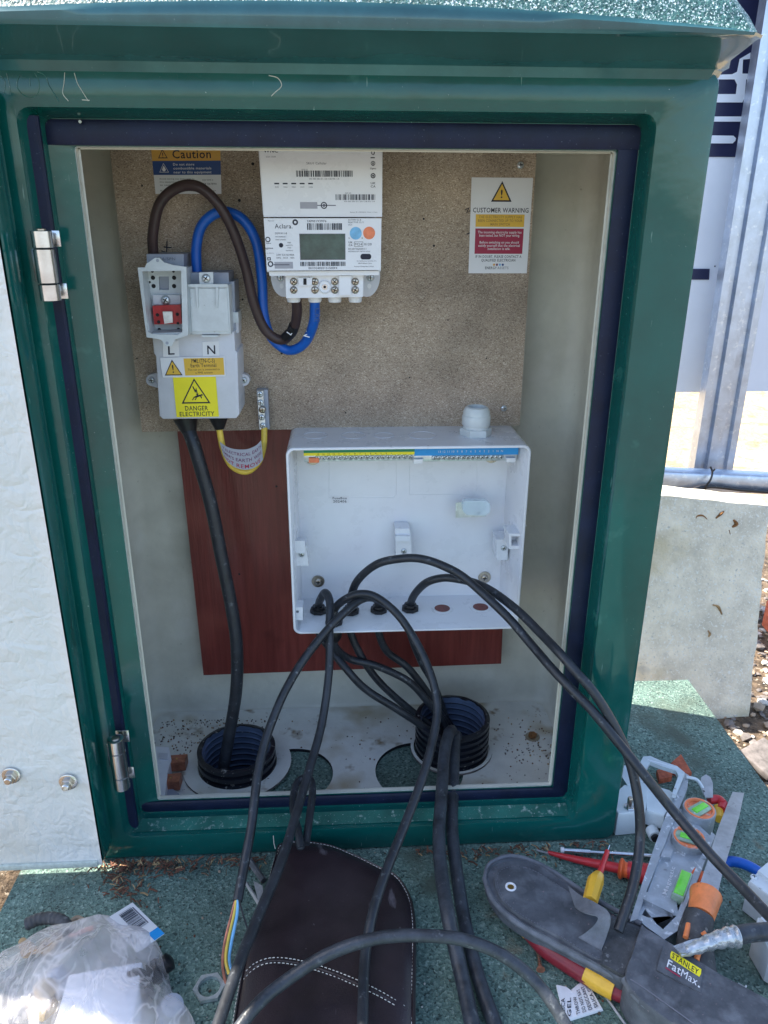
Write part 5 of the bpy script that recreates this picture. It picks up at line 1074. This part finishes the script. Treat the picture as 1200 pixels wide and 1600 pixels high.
for i, (cx, cy, rx, ry, rot, ang) in enumerate(((1093, 1263, 29, 22, 0, .50), (1077, 1308, 29, 24, 0, -.45))):
    c = at(cx, cy, Z=Z1+.008); R_ = .0200; zc_ = Z1-.012
    b = MB('alu_dirty'); b.lathe((c.x, c.y, zc_-.010), (0, 0, 1), [(R_, 0), (R_, .028), (R_*.97, .030), (R_*.90, .030), (R_*.88, .026)], 'alu_dirty', 36); vh = make(b, 'vial_housing', lv)
    b = MB('vial_orange'); b.open_lathe((c.x, c.y, zc_+.0165), (0, 0, 1), [(R_*.92, .002), (R_*.90, .0045), (R_*.80, .0045), (R_*.74, .001)], 'vial_orange', 36); b.lathe((c.x, c.y, zc_+.0163), (0, 0, 1), [(R_*.90, 0), (R_*.90, .001)], 'vial_orange', 30); make(b, 'orange_ring', vh)
    e = Vector((math.cos(ang), math.sin(ang), 0)); q = Vector((c.x, c.y, zc_+.0185)); b = MB('vial_clear'); Rm = Matrix.Rotation(ang, 3, 'Z'); b.box(q, (R_*1.72, R_*.86, .003), 'vial_clear', .001, Rm); make(b, 'window', vh)
    b = MB('vial_green'); b.box(q+e*.001+Vector((0, 0, .0022)), (R_*1.15, R_*.40, .002), 'vial_green', .0008, Rm); make(b, 'green_vial', vh)
c = at(1065, 1387, Z=Z1); dr = (at(1072, 1364, Z=Z1)-at(1056, 1408, Z=Z1)); an = math.atan2(dr.y, dr.x); Rm = Matrix.Rotation(an, 3, 'Z'); b = MB('vial_green'); b.box((c.x, c.y, Z1+.001), (dr.length*.92, .014, .012), 'vial_clear', .002, Rm); vo = make(b, 'side_vial', lv); b = MB('vial_green'); b.box((c.x, c.y, Z1+.0070), (dr.length*.80, .0105, .002), 'vial_green', .0008, Rm); make(b, 'green_liquid', vo)
b = MB('white_paper'); q = [at(x, y, Z=Z1-.0004) for x, y in ((1032, 1398), (1048, 1350), (1058, 1353), (1043, 1401))]; d = Decal(b, q, gap=0, step=.0002); d.text('Magnetic', .04, .80, .62, 'white_paper', 1, align='L', w=.9, bold=True); make(b, 'lettering', lv)
# rasp / chisel with orange collar
ch = thing('paint_scraper', 'long flat steel blade with orange collar and grey rubber handle beside the level', 'hand tool', at(1110, 1440, Z=0))
b = MB('blade_steel'); BL = [(1149, 1217), (1167, 1219), (1158, 1262), (1142, 1320), (1128, 1368), (1118, 1412), (1086, 1404), (1104, 1350), (1122, 1290), (1140, 1240)]
b.slab(BL, .046, .0022, 'blade_steel', tilt=lambda x, y: -max(0, (y-.66))*.16); make(b, 'blade', ch)
b = MB('orange_soft'); P = [at(1103, 1398, Z=.044), at(1100, 1412, Z=.043), at(1095, 1432, Z=.041)]; b.tube(P, lambda t: .0170-.0035*t, 'orange_soft', 20, 4, flat=1); make(b, 'collar', ch)
b = MB('dark_rubber'); P = [at(1094, 1430, Z=.041), at(1087, 1455, Z=.034), at(1086, 1480, Z=.028), at(1090, 1515, Z=.024), at(1096, 1550, Z=.020)]; b.tube(P, lambda t: .0145+.004*math.sin(t*2.6), 'dark_rubber', 20, 6); ho = make(b, 'handle', ch)
for P in ([(1076, 1444, .046), (1071, 1465, .044)], [(1098, 1456, .051), (1102, 1462, .049)], [(1093, 1482, .046), (1088, 1500, .043)]):
    b = MB('orange_soft'); b.tube([at(x, y, Z=z) for x, y, z in P], .0028, 'orange_soft', 10, 1); make(b, 'orange_inlay', ho)
# insulated screwdrivers
t1 = thing('screwdriver', 'small screwdriver with a red insulated shaft and yellow handle, propped against the pouch', 'screwdriver', at(930, 1395, Z=.03))
P = [at(951, 1322, Z=.050), at(948, 1331, Z=.050)]; b = MB('steel'); b.tube([at(952, 1321, Z=.052), at(948, 1332, Z=.051)], .0013, 'steel', 8, 1); make(b, 'tip', t1)
b = MB('red_rubber'); b.tube([at(949, 1330, Z=.051), at(935, 1371, Z=.050)], (.0028, .0036), 'red_rubber', 14, 1); make(b, 'shaft', t1)
b = MB('yellow_plastic'); b.tube([at(936, 1367, Z=.050), at(931, 1376, Z=.050), at(927, 1390, Z=.048), at(922, 1408, Z=.046)], lambda t: (.0060+.0034*min(1, t*3))*(1-.15*t), 'yellow_plastic', 8, 3); make(b, 'handle', t1)
t2 = thing('screwdriver', 'long red screwdriver with orange collar lying under the cable and level', 'screwdriver', at(960, 1360, Z=0))
b = MB('steel'); b.tube(zpix([(838, 1328), (858, 1334)], .008), .0012, 'blade_steel', 8, 1); make(b, 'tip', t2)
b = MB('red_rubber'); b.tube([at(856, 1332, Z=.008), at(900, 1343, Z=.009), at(968, 1357, Z=.012)], (.0024, .0062), 'red_rubber', 14, 3); make(b, 'shaft', t2)
b = MB('orange_rubber'); a, c = at(966, 1356, Z=.012), at(984, 1361, Z=.012); b.lathe(a, c-a, [(.0078, 0), (.0120, .002), (.0122, .004), (.0092, .007), (.0088, .013)], 'orange_rubber', 20); make(b, 'collar', t2)
b = MB('red_rubber'); b.tube([at(980, 1359, Z=.012), at(1010, 1366, Z=.013), at(1060, 1378, Z=.014), at(1098, 1384, Z=.014)], lambda t: .0098+.003*math.sin(t*3), 'red_rubber', 16, 4); b.tube([at(1080, 1374, Z=.016), at(1096, 1383, Z=.016)], .0150, 'orange_rubber', 16, 1); make(b, 'handle', t2)
b = MB('steel'); a, c = at(876, 1328, Z=.006), at(1040, 1339, Z=.006); b.tube([a.lerp(c, .28), c], .0028, 'steel', 14, 1); b.tube([a, a.lerp(c, .03)], .0036, 'white_paper', 14, 1); b.tube([a.lerp(c, .03), a.lerp(c, .28)], .0042, 'steel', 14, 1); solo(b, 'socket_driver', 'slim chromed telescopic driver lying against the kiosk foot', 'tool')
# grey terminal cover with its frame
gc = thing('terminal_cover', 'pale grey plastic service terminal cover upside down beside the kiosk foot', 'cover', at(1000, 1300, Z=0))
TP = [(958, 1240), (975, 1224), (1004, 1218), (1046, 1232), (1058, 1240), (1047, 1262), (1036, 1272), (1007, 1268), (985, 1270), (962, 1275)]
def tblock(mb, top, zt_, zb_, m):
    T_ = [at(x, y, Z=zt_) for x, y in top]; c = sum(T_, Vector())/len(T_); n_ = len(T_)
    R = [[c+(p-c)*k-Vector((0, 0, dz)) for p in T_] for k, dz in ((.96, 0), (.99, .0012), (1, .004), (1.0, zt_-zb_))]
    for p in R[3]: p.z = zb_
    for j in range(3): mb.add(R[j]+R[j+1], [(i, (i+1) % n_, n_+(i+1) % n_, n_+i) for i in range(n_)], m)
    mb.add(R[0], [tuple(range(n_))], m); mb.add(R[3], [tuple(range(n_))], m)
b = MB('gland_grey'); tblock(b, [(950, 1248), (975, 1226), (1006, 1222), (1012, 1230), (1009, 1268), (966, 1272)], .036, .002, 'gland_grey'); tblock(b, [(1006, 1222), (1046, 1234), (1060, 1244), (1038, 1274), (1010, 1266)], .032, .010, 'gland_grey'); make(b, 'cover', gc)
b = MB('light_grey_abs'); FRM = [(1000, 1192), (1005, 1182), (1016, 1181), (1034, 1189), (1058, 1197), (1070, 1207), (1064, 1222), (1056, 1242), (1050, 1240), (1060, 1212), (1056, 1204), (1034, 1197), (1016, 1190), (1008, 1204), (1004, 1214), (995, 1212)]
b.slab(FRM, .044, .006, 'light_grey_abs'); b.tube([at(1012, 1188, Z=.043), at(1060, 1201, Z=.043)], .0014, 'white_abs', 8, 1); b.slab([(975, 1196), (990, 1196), (1008, 1206), (1004, 1222), (980, 1226), (972, 1214)], .038, .02, 'light_grey_abs'); make(b, 'hinged_frame', gc)
b = MB('light_grey_abs'); b.tube([at(1072, 1214, Z=.036), at(1088, 1218, Z=.034), at(1096, 1228, Z=.030), at(1102, 1242, Z=.024)], .0022, 'light_grey_abs', 10, 5); make(b, 'latch_arm', gc)
p = at(983, 1262, Z=.036); b = MB('steel'); b.lathe((p.x, p.y, .0355), (0, 0, 1), [(.0072, 0), (.0072, .0020), (.0062, .003), (.0045, .003)], 'steel', hexa=6); b.lathe((p.x, p.y, .0385), (0, 0, 1), [(.0034, 0), (.0034, .0125), (.0028, .0135)], 'steel_warm', 16); make(b, 'cover_stud', gc)
p = at(1054, 1236, Z=.040); b = MB('steel_warm'); b.lathe(p, (0, 0, 1), [(.0020, -.01), (.0020, .003), (.0014, .004)], 'steel_warm', 10); make(b, 'small_stud', gc)
b = MB('hole_dark'); p = at(1022, 1304, Z=.004); b.tube([at(1018, 1296, Z=.008), at(1024, 1308, Z=.008)], .0078, 'gland_grey', 16, 1); b.tube([at(1020, 1303, Z=.008), at(1025, 1311, Z=.008)], .0052, 'hole_dark', 16, 1); make(b, 'cable_entry', gc)
# broken red tile pieces, key shaped plate
for c4, lab in (([(1026, 1203), (1052, 1200), (1050, 1214), (1030, 1218)], 'smaller broken red tile piece, nearer the grey plastic frame'), ([(1048, 1192), (1064, 1178), (1081, 1207), (1066, 1210), (1052, 1204)], 'larger broken red tile piece lying further from the kiosk')):
    b = MB('brick_red'); P = pix(c4, .008); b.mound(P, [(1, .0005), (1.0, .007), (.96, .0085), (.1, .0088)], 'brick_red', sub=1, smooth=False); solo(b, 'tile_fragment', lab, 'tile', 'broken red tile pieces')
b = MB('steel'); P = [(1094, 1222), (1096, 1214), (1103, 1210), (1110, 1214), (1114, 1224), (1114, 1246), (1102, 1246)]; b.slab(P, .030, .0015, 'blade_steel'); b.lathe(at(1100, 1236, Z=.0302), (0, 0, 1), [(.0013, 0), (.001, .0003)], 'hole_dark', 8); solo(b, 'steel_tab', 'rounded blue-grey steel tab standing up behind the orange ringed vials', 'tab')
b = MB('red_rubber'); b.tube(zpix([(1108, 1250), (1122, 1249), (1130, 1256)], .024), .0058, 'red_rubber', 14, 4); b.tube(zpix([(1122, 1262), (1124, 1280)], .020), .0060, 'yellow_plastic', 14, 1); b.tube(zpix([(1130, 1256), (1127, 1266)], .022), .0064, 'red_rubber', 14, 1); solo(b, 'pliers', 'red and yellow plier handle hidden behind the steel blade', 'tool')
# blue cable, modules, taped cable at the right edge
b = MB('blue_cable'); b.tube([at(1128, 1350, Z=.014), at(1142, 1346, Z=.016), at(1162, 1350, Z=.016), at(1182, 1360, Z=.014), at(1205, 1378, Z=.012)], .0062, 'blue_cable', 14, 6); solo(b, 'blue_offcut', 'short offcut of thick blue cable behind the steel blade', 'cable')
def module(name, label, top, zt_, ex):
    t_ = thing(name, label, 'switch module', at(top[0][0], top[0][1], Z=0), 'pale switch modules at the right edge'); b = MB('light_grey_abs'); tblock(b, top, zt_, .002, 'light_grey_abs'); o_ = make(b, 'case', t_); ex(t_, o_)
def ex1(t_, o_):
    b = MB('light_grey_abs'); tblock(b, [(1184, 1360), (1199, 1347), (1220, 1362), (1206, 1378)], .050, .046, 'light_grey_abs'); make(b, 'rocker', t_)
    screw(o_, at(1178, 1371, Z=.0462), .0040, 'light_grey_abs', 'terminal_screw', (0, 0, 1))
    for x, y in ((1182, 1390), (1194, 1398)): b = MB('hole_dark'); p = at(x, y, Z=.030); b.box(p, (.004, .003, .0035), 'hole_dark'); make(b, 'terminal_slot', o_)
module('switch_module', 'pale grey switch module at the right edge, the upper of two', [(1170, 1376), (1195, 1350), (1260, 1392), (1236, 1425)], .046, ex1)
def ex2(t_, o_):
    b = MB('light_grey_abs'); tblock(b, [(1188, 1434), (1196, 1428), (1204, 1436), (1196, 1442)], .048, .043, 'light_grey_abs'); make(b, 'clip', t_)
module('switch_module', 'pale grey switch module at the right edge, the lower of two below the taped cable', [(1180, 1448), (1184, 1432), (1250, 1470), (1240, 1510), (1204, 1488)], .042, ex2)
tc_ = thing('taped_cable', 'black cable end wrapped in silver duct tape, resting on the tool handle', 'cable', at(1130, 1465, Z=0))
b = MB('black_cable_dusty'); b.tube([at(1145, 1464, Z=.060), at(1170, 1458, Z=.060), at(1215, 1455, Z=.058), at(1290, 1452, Z=.050)], .0088, 'black_cable_dusty', 16, 6); make(b, 'sheath', tc_)
b = MB('tape_silver'); b.tube([at(1152, 1463, Z=.0602), at(1135, 1465, Z=.060), at(1110, 1472, Z=.058), at(1085, 1482, Z=.055), at(1062, 1490, Z=.052)], lambda t: .0102*(1-.62*t**1.3)*(1+.08*math.sin(t*38)), 'tape_silver', 14, 10)
b.slab([(1052, 1478), (1080, 1468), (1110, 1462), (1108, 1474), (1086, 1482), (1074, 1490), (1062, 1488)], .058, .0012, 'tape_silver'); make(b, 'tape_wrap', tc_)
b = MB('steel'); 
b.tube(zpix([(1152, 1540), (1162, 1546)], .004), .0034, 'zinc', 8, 1); b.tube(zpix([(1166, 1540), (1160, 1552)], .006), .0009, 'white_paper', 6, 1); b.tube(zpix([(1160, 1546), (1172, 1554)], .004), .0015, 'zinc', 8, 1); solo(b, 'metal_stub', 'small bright metal fixing lying on the plinth above the pouch sheath', 'fixing')
# lock nut at the left
c = at(327, 1542, Z=.004); b = MB('zinc'); o6 = [(c.x+.0165*math.cos(math.radians(60*i+8)), c.y+.0165*math.sin(math.radians(60*i+8))) for i in range(6)]; i6 = [(c.x+.0112*math.cos(math.radians(12*i)), c.y+.0112*math.sin(math.radians(12*i))) for i in range(30)]
b.prism(o6, [i6], lambda x, y, h: Vector((x, y, h)), .0005, .0048, 'zinc'); solo(b, 'lock_nut', 'flat hexagonal grey lock nut lying between plastic bag and leather pouch', 'nut')
# little clip cutter behind the pouch
b = MB('blade_steel'); b.tube(zpix([(388, 1342), (402, 1362), (412, 1376)], .010), .0040, 'dark_rubber', 8, 3); b.tube(zpix([(385, 1380), (400, 1405), (408, 1418)], .006), .0022, 'blade_steel', 8, 3); b.slab([(396, 1376), (410, 1384), (412, 1400), (404, 1408)], .010, .002, 'zinc'); solo(b, 'side_cutter', 'small worn cutter half hidden at the left edge of the leather pouch', 'tool')
b = MB('stone_dark'); b.mound(pix([(378, 1480), (386, 1462), (400, 1458), (396, 1490), (382, 1512), (372, 1506)], .012), [(1, .001), (1, .010), (.9, .012), (.2, .012)], 'grey_abs_dark', sub=2); solo(b, 'plastic_bung', 'grey plastic cap tucked under the left edge of the leather pouch', 'cap')
# plastic bag with parts in it
BG = [(-60, 1560), (0, 1500), (40, 1478), (90, 1456), (140, 1448), (180, 1447), (225, 1455), (246, 1470), (260, 1500), (266, 1532), (282, 1568), (300, 1592), (312, 1625), (310, 1700), (150, 1800), (-60, 1800), (-120, 1700)]
zB = .05
bgp = pix(BG, .020); cB = Vector((sum(p[0] for p in bgp)/len(bgp), sum(p[1] for p in bgp)/len(bgp), 0))
def crk(q):
    if q.z < .004: return Vector((0, 0, 0))
    k = min(1, q.z/.05)
    a = mnoise.noise(Vector((q.x*13+q.y*5, q.y*9, 1.5))); c = mnoise.noise(Vector((q.x*34+5, q.y*20, q.z*12)))
    r_ = 1-2.4*abs(mnoise.noise(Vector((q.x*16+q.y*12+9, q.y*9-q.x*5, 3)))); r2 = 1-2.4*abs(mnoise.noise(Vector((q.x*30-q.y*18, q.y*22, 7))))
    return Vector((.007*a*k, .005*c*k, (.014*a+.003*c+.0060*max(0, r_)+.0035*max(0, r2))*k))
b = MB('bag_film'); b.mound(bgp, [(1.0, .0015), (1.005, .008), (.995, .018), (.97, .028), (.94, .036)]+[(.915-.0225*i, .040+.040*(1-(1-i/39)**2)) for i in range(40)], 'bag_film', sub=16, jit=crk)
bag = solo(b, 'plastic_bag', 'crumpled clear plastic bag of small electrical parts at the bottom left', 'bag')
def inbag(mb, name, label, cat): return solo(mb, name, label, cat)
b = MB('carton'); q = at(160, 1560, Z=.045); Rm = Matrix.Rotation(.15, 3, 'Z') @ Matrix.Rotation(-.25, 3, 'X'); b.box((q.x, q.y-.01, .036), (.070, .085, .034), 'carton', .002, Rm); inbag(b, 'carton_box', 'white carton showing pale through the plastic bag', 'carton')
for x, y, r, m, nm, lab, ax in ((212, 1542, .017, 'black_plastic', 'dark_gland', 'dark round gland seen through the middle of the plastic bag', (.1, -.2, 1)), (262, 1570, .014, 'grey_abs_dark', 'grey_gland', 'small grey gland at the lower right corner inside the plastic bag', (.3, -.3, 1)), (236, 1508, .012, 'black_plastic', 'dark_gland', 'small black gland near the upper right edge inside the plastic bag', (.8, .3, .5)), (60, 1560, .015, 'brass', 'brass_nut', 'dull brass nut at the left inside the plastic bag', (.3, .1, 1)), (100, 1530, .013, 'grey_abs_dark', 'grey_gland', 'grey gland under the peak of the plastic bag', (-.5, .2, .8))):
    b = MB(m); q = at(x, y, Z=.028); b.lathe((q.x, q.y, .014), ax, [(r, 0), (r, r*.9)], m, hexa=6); b.lathe(Vector((q.x, q.y, .014))+Vector(ax).normalized()*r*.95, ax, [(r*.75, 0), (r*.75, r*.8), (r*.4, r)], m, 18); inbag(b, nm, lab, 'cable gland' if 'gland' in nm else 'nut')
# barcode card
mb = MB('white_paper'); q = [at(x, y, Z=z) for x, y, z in ((165, 1436, .046), (207, 1410, .036), (252, 1455, .030), (215, 1488, .046))]; q[2] = q[1]+q[3]-q[0]; mb.add(q+[p-Vector((0, 0, .0006)) for p in q], [(3, 2, 1, 0), (4, 5, 6, 7), (0, 1, 5, 4), (1, 2, 6, 5), (2, 3, 7, 6), (3, 0, 4, 7)], 'white_paper')
d = Decal(mb, q, gap=.0001, step=.0001); d.bars(.38, .08, .84, .62, 'ink', n=26, seed=21, vert=True); d.rect(.86, .10, .90, .6, 'ink_grey'); d.text('CK', .25, .7, .12, 'ink', bold=True, rot=math.pi/2); d.rect(.62, .80, 1, 1, 'blue_print'); d.text('C', .58, .78, .10, 'ink', bold=True)
solo(mb, 'barcode_card', 'white card with a barcode and blue corner sticking out of the plastic bag', 'card')
# old rubber grommet strip and dry leaves
b = MB('dark_rubber'); P = [at(42, 1444, Z=.012), at(62, 1436, Z=.016), at(84, 1435, Z=.018), at(100, 1442, Z=.018), at(108, 1458, Z=.016)]
b.tube(P, lambda t: .0066*(1+.05*math.sin(t*70)), 'dark_rubber', 14, 12); b.tube([at(108, 1456, Z=.014), at(112, 1440, Z=.016), at(122, 1434, Z=.016), at(134, 1442, Z=.014)], .0026, 'stone_tan', 8, 5); solo(b, 'rubber_boot', 'dark ribbed rubber boot lying beyond the plastic bag', 'cable boot')
b = MB('orange_sticker'); b.tube(zpix([(108, 1462), (130, 1454), (146, 1450)], .012), .0026, 'orange_sticker', 8, 3); solo(b, 'copper_strip', 'thin orange-pink strip between rubber boot and plastic bag', 'strip')
lf = [[(28, 1470), (38, 1464), (58, 1478), (66, 1488), (50, 1492), (36, 1488)], [(58, 1478), (72, 1464), (92, 1470), (84, 1482), (68, 1490)], [(76, 1462), (86, 1452), (104, 1462), (96, 1472)], [(30, 1478), (34, 1496), (44, 1500), (50, 1490)]]
ll = ['curled dry tan leaf at the far left edge of the bag', 'folded dry tan leaf in the middle of the leaf litter', 'dry brown leaf resting against the rubber boot', 'small torn dry leaf lowest in the litter by the bag']
for P, lab in zip(lf, ll):
    b = MB('leaf_tan'); b.mound(pix(P, .008), [(1, .004+random.random()*.006), (.93, .008), (.5, .0085), (.15, .005)], 'leaf_tan', sub=3, smooth=False, jit=lambda q: Vector((0, 0, .005*mnoise.noise(q*90)))); solo(b, 'dry_leaf', lab, 'leaf', 'dry leaves beyond the bag')
# fuse carriers at the kiosk's inner left corner
fcx = thing('fuse_carrier', 'pale plastic fuse carrier with two copper blades, inside the kiosk bottom left corner', 'fuse carrier', at(262, 1220, Z=.006))
b = MB('grey_abs'); tblock(b, [(243, 1165), (264, 1166), (268, 1186), (262, 1206), (258, 1242), (246, 1244)], .026, .006, 'white_abs'); b.slab([(248, 1176), (262, 1177), (262, 1186), (249, 1185)], .028, .004, 'grey_abs'); make(b, 'body', fcx)
for c4 in ([(264, 1180), (293, 1178), (289, 1191), (266, 1193)], [(254, 1210), (284, 1207), (280, 1221), (255, 1223)]):
    b = MB('copper_brown'); tblock(b, c4, .024, .010, 'copper_brown'); o_ = make(b, 'copper_blade', fcx)
    cx = sum(x for x, y in c4)/4; cy = sum(y for x, y in c4)/4
    b = MB('brass'); b.lathe(at(cx-2, cy, Z=.0242), (0, 0, 1), [(.0014, 0), (.0010, .0006)], 'brass', 8); make(b, 'rivet', o_)
b = MB('grey_abs_dark'); tblock(b, [(252, 1228), (262, 1226), (280, 1240), (268, 1246), (252, 1245)], .012, .006, 'grey_abs_dark'); solo(b, 'plastic_offcut', 'small grey plastic offcut in the corner below the copper blades', 'offcut')

# ================================================================ BEYOND THE KIOSK
# stone slab stood on edge behind the plinth
b = MB('concrete'); YS = 1.19
c0, c1 = at(1165, 1182, Y=YS-.03), at(1202, 790, Y=YS+.05); cL0, cL1 = at(930, 1190, Y=YS-.03), at(985, 770, Y=YS+.05)
def slabq(mb, q, t, m, sub=24):
    n = Vector((0, 1, .1)).normalized()*t; F = []; 
    for j in range(sub+1):
        for i in range(sub+1):
            u, v = i/sub, j/sub; p = q[0].lerp(q[1], u).lerp(q[3].lerp(q[2], u), v); e = (u in (0, 1)) + (v in (0, 1)); F.append(p+Vector((0, .003*mnoise.noise(p*12), 0))+(Vector((.003*mnoise.noise(p*30), 0, .003*mnoise.noise(p*33+Vector((4, 0, 0))))) if e else Vector((0, 0, 0))))
    mb.add(F, [(j*(sub+1)+i, j*(sub+1)+i+1, (j+1)*(sub+1)+i+1, (j+1)*(sub+1)+i) for j in range(sub) for i in range(sub)], m, True)
    loop = [i for i in range(sub+1)]+[(j)*(sub+1)+sub for j in range(1, sub+1)]+[sub*(sub+1)+i for i in range(sub-1, -1, -1)]+[j*(sub+1) for j in range(sub-1, 0, -1)]
    k = len(loop); mb.add([F[i] for i in loop]+[F[i]+n for i in loop], [(i, (i+1) % k, k+(i+1) % k, k+i) for i in range(k)]+[tuple(range(k, 2*k))], m)
c0.z = min(c0.z, -.145); 
slabq(b, [cL0, c0, c1, cL1], .045, 'concrete')
sl_ = solo(b, 'concrete_slab', 'weathered pale concrete slab with rust stains stood upright behind the plinth', 'slab')
for i, P in enumerate(([(1085, 815), (1088, 806), (1098, 805), (1106, 812)], [(1118, 810), (1126, 803), (1131, 799)], [(1145, 812), (1149, 818), (1143, 823)], [(1138, 828), (1140, 835)], [(1114, 945), (1122, 948), (1128, 960)], [(1106, 985), (1109, 990), (1107, 995)])):
    mb = MB('rust_stain'); pts = []
    for x, y in P:
        f = (y-790)/(1182-790); YY = (YS+.05)*(1-f)+(YS-.03)*f; pts.append(at(x, y, Y=YY-.0005))
    mb.tube(pts, lambda t: (.0032, .0052, .0058, .0042, .0034, .0030)[i]*(1-.5*abs(2*t-1)), 'rust_stain' if i < 4 else 'leaf_tan', 7, 4, flat=.6); make(mb, 'rust_stain', sl_)
# rail, post and sign board
YR_ = 1.55
a, c = at(1010, 746, Y=YR_), at(1330, 760, Y=YR_); pc_ = Vector((0, 0, 0))
rl = thing('metal_rail', 'horizontal galvanised rail crossing behind the slab with a black cable tied on', 'rail', (a.x, YR_, -.14))
b = MB('galv'); mid = (a+c)/2; Ln = (c-a).length; ang = math.atan2(c.z-a.z, c.x-a.x)
b.box(mid, (Ln+.4, .045, .042), 'galv', .006, Matrix.Rotation(-ang, 3, 'Y')); make(b, 'rail', rl)
for x in (a.x-.15, c.x+.1): b = MB('galv'); b.box((x, YR_+.045, (a.z-.16)/2-.0), (.04, .04, a.z+.16), 'galv', .003); make(b, 'support', rl)
b = MB('black_cable'); b.tube([at(1040, 768, Y=YR_-.03), at(1075, 768, Y=YR_-.032), at(1110, 760, Y=YR_-.034), at(1160, 765, Y=YR_-.032), at(1230, 770, Y=YR_-.03)], .0045, 'black_cable', 10, 6); solo(b, 'tied_cable', 'thin black cable strung along the galvanised rail', 'cable')
b = MB('black_plastic'); pts = [at(1110, 729, Y=YR_-.026), at(1113, 738, Y=YR_-.030), at(1110, 750, Y=YR_-.040), at(1102, 762, Y=YR_-.040), at(1106, 770, Y=YR_-.03)]; b.tube(pts, .0022, 'black_plastic', 8, 4); b.tube([at(1112, 738, Y=YR_-.03), at(1117, 733, Y=YR_-.034)], .0018, 'black_plastic', 8, 1); solo(b, 'cable_tie', 'black cable tie knotted round the galvanised rail', 'cable tie')
YP = 1.62
ps = thing('steel_post', 'ridged galvanised steel post standing in front of the white sign board', 'post', at(1115, 728, Y=YP)-Vector((0, 0, .3)))
a, c = at(1085, 728, Y=YP), at(1146, 728, Y=YP); W_ = c.x-a.x; H_ = 1.6; zb_ = -.14
prof_c = [(0, .030), (0, .0), (.16, 0), (.18, .010), (.30, .010), (.34, .0), (.60, .0), (.64, .010), (.80, .010), (.84, .0), (1, .0), (1, .030)]
P0 = [Vector((a.x+u*W_, YP+y, zb_)) for u, y in prof_c]; P1 = [p+Vector((0, 0, H_)) for p in P0]; n_ = len(P0)
b = MB('galv'); b.add(P0+P1, [(i, i+1, n_+i+1, n_+i) for i in range(n_-1)]+[(n_-1, 0, n_, 2*n_-1)], 'galv'); make(b, 'channel', ps)
YBd = 1.70
bz0 = at(1080, 613, Y=YBd).z
sb = thing('sign_board', 'large white board with navy band and white cut-off lettering behind the steel post', 'sign', (at(1100, 613, Y=YBd).x, YBd, bz0))
b = MB('board_white'); bx0, bx1 = at(1000, 500, Y=YBd).x-.6, at(1200, 500, Y=YBd).x+.8; b.box(((bx0+bx1)/2, YBd+.012, (bz0+bz0+1.3)/2), (bx1-bx0, .022, 1.3), 'board_white', .002); make(b, 'panel', sb)
for x in (bx0+.1, bx1-.1): b = MB('galv'); b.box((x, YBd+.045, (bz0+1.2-.2)/2), (.05, .04, bz0+1.2+.2), 'galv', .002); make(b, 'leg', sb)
b = MB('board_navy'); q = quadY((1100, 245), (1220, 245), (1060, 245), (1060, 60), YBd); 
zt0, zt1 = at(1110, 245, Y=YBd).z, at(1110, 245, Y=YBd).z+.52; xa = at(1165, 245, Y=YBd).x+.10; xb = xa-.85
b.box(((xa+xb)/2, YBd+.0002, (zt0+zt1)/2), (xa-xb, .002, zt1-zt0), 'board_navy'); nb_ = make(b, 'navy_band', sb)
def dq(x, y): return at(x, y, Y=YBd-.0012)
b = MB('board_white')
def bl(P): b.plate(P, YBd-.0022, .0009, 'board_white')
lx = 1080
bl([(lx, 182), (1175, 182), (1174, 190), (lx, 190)]); bl([(lx, 211), (1146, 212), (1150, 216), (1149, 220), (1145, 224), (lx, 224)])
bl([(lx, 160), (1160, 160), (1163, 154), (1166, 124), (1190, 124), (1190, 115), (1160, 115), (1161, 93), (1172, 92), (1173, 82), (1156, 92), (1152, 112), (1144, 116), (lx, 118), (lx, 124), (1148, 124), (1152, 132), (1150, 147), (lx, 147)])
make(b, 'lettering', nb_)
b = MB('board_navy'); b.plate([(1060, 420), (1109, 420), (1108, 437), (1058, 437)], YBd-.0012, .0009, 'board_navy'); make(b, 'navy_mark', sb)
b = MB('ink'); b.lathe(at(1117, 416, Y=YBd-.001), (0, -1, 0), [(.0016, 0), (.0016, .0005)], 'ink', 10); make(b, 'dot', sb)
# dark tile and red brick at the right
b = MB('stone_dark'); b.box(tuple(at(1196, 1185, Z=-.11)), (.07, .06, .012), 'stone_dark', .002, Matrix.Rotation(.5, 3, 'Z') @ Matrix.Rotation(.2, 3, 'X')); solo(b, 'dark_tile', 'dark blue-black tile lying on the gravel at the right edge', 'tile')
p = at(1222, 945, Y=1.42); b = MB('brick_red'); b.box((p.x+.10, 1.42, -.09), (.21, .10, .065), 'brick_red', .004, Matrix.Rotation(-.1, 3, 'Z')); 
b2_ = solo(b, 'red_brick', 'red brick lying on the ground beyond the concrete slab', 'brick')
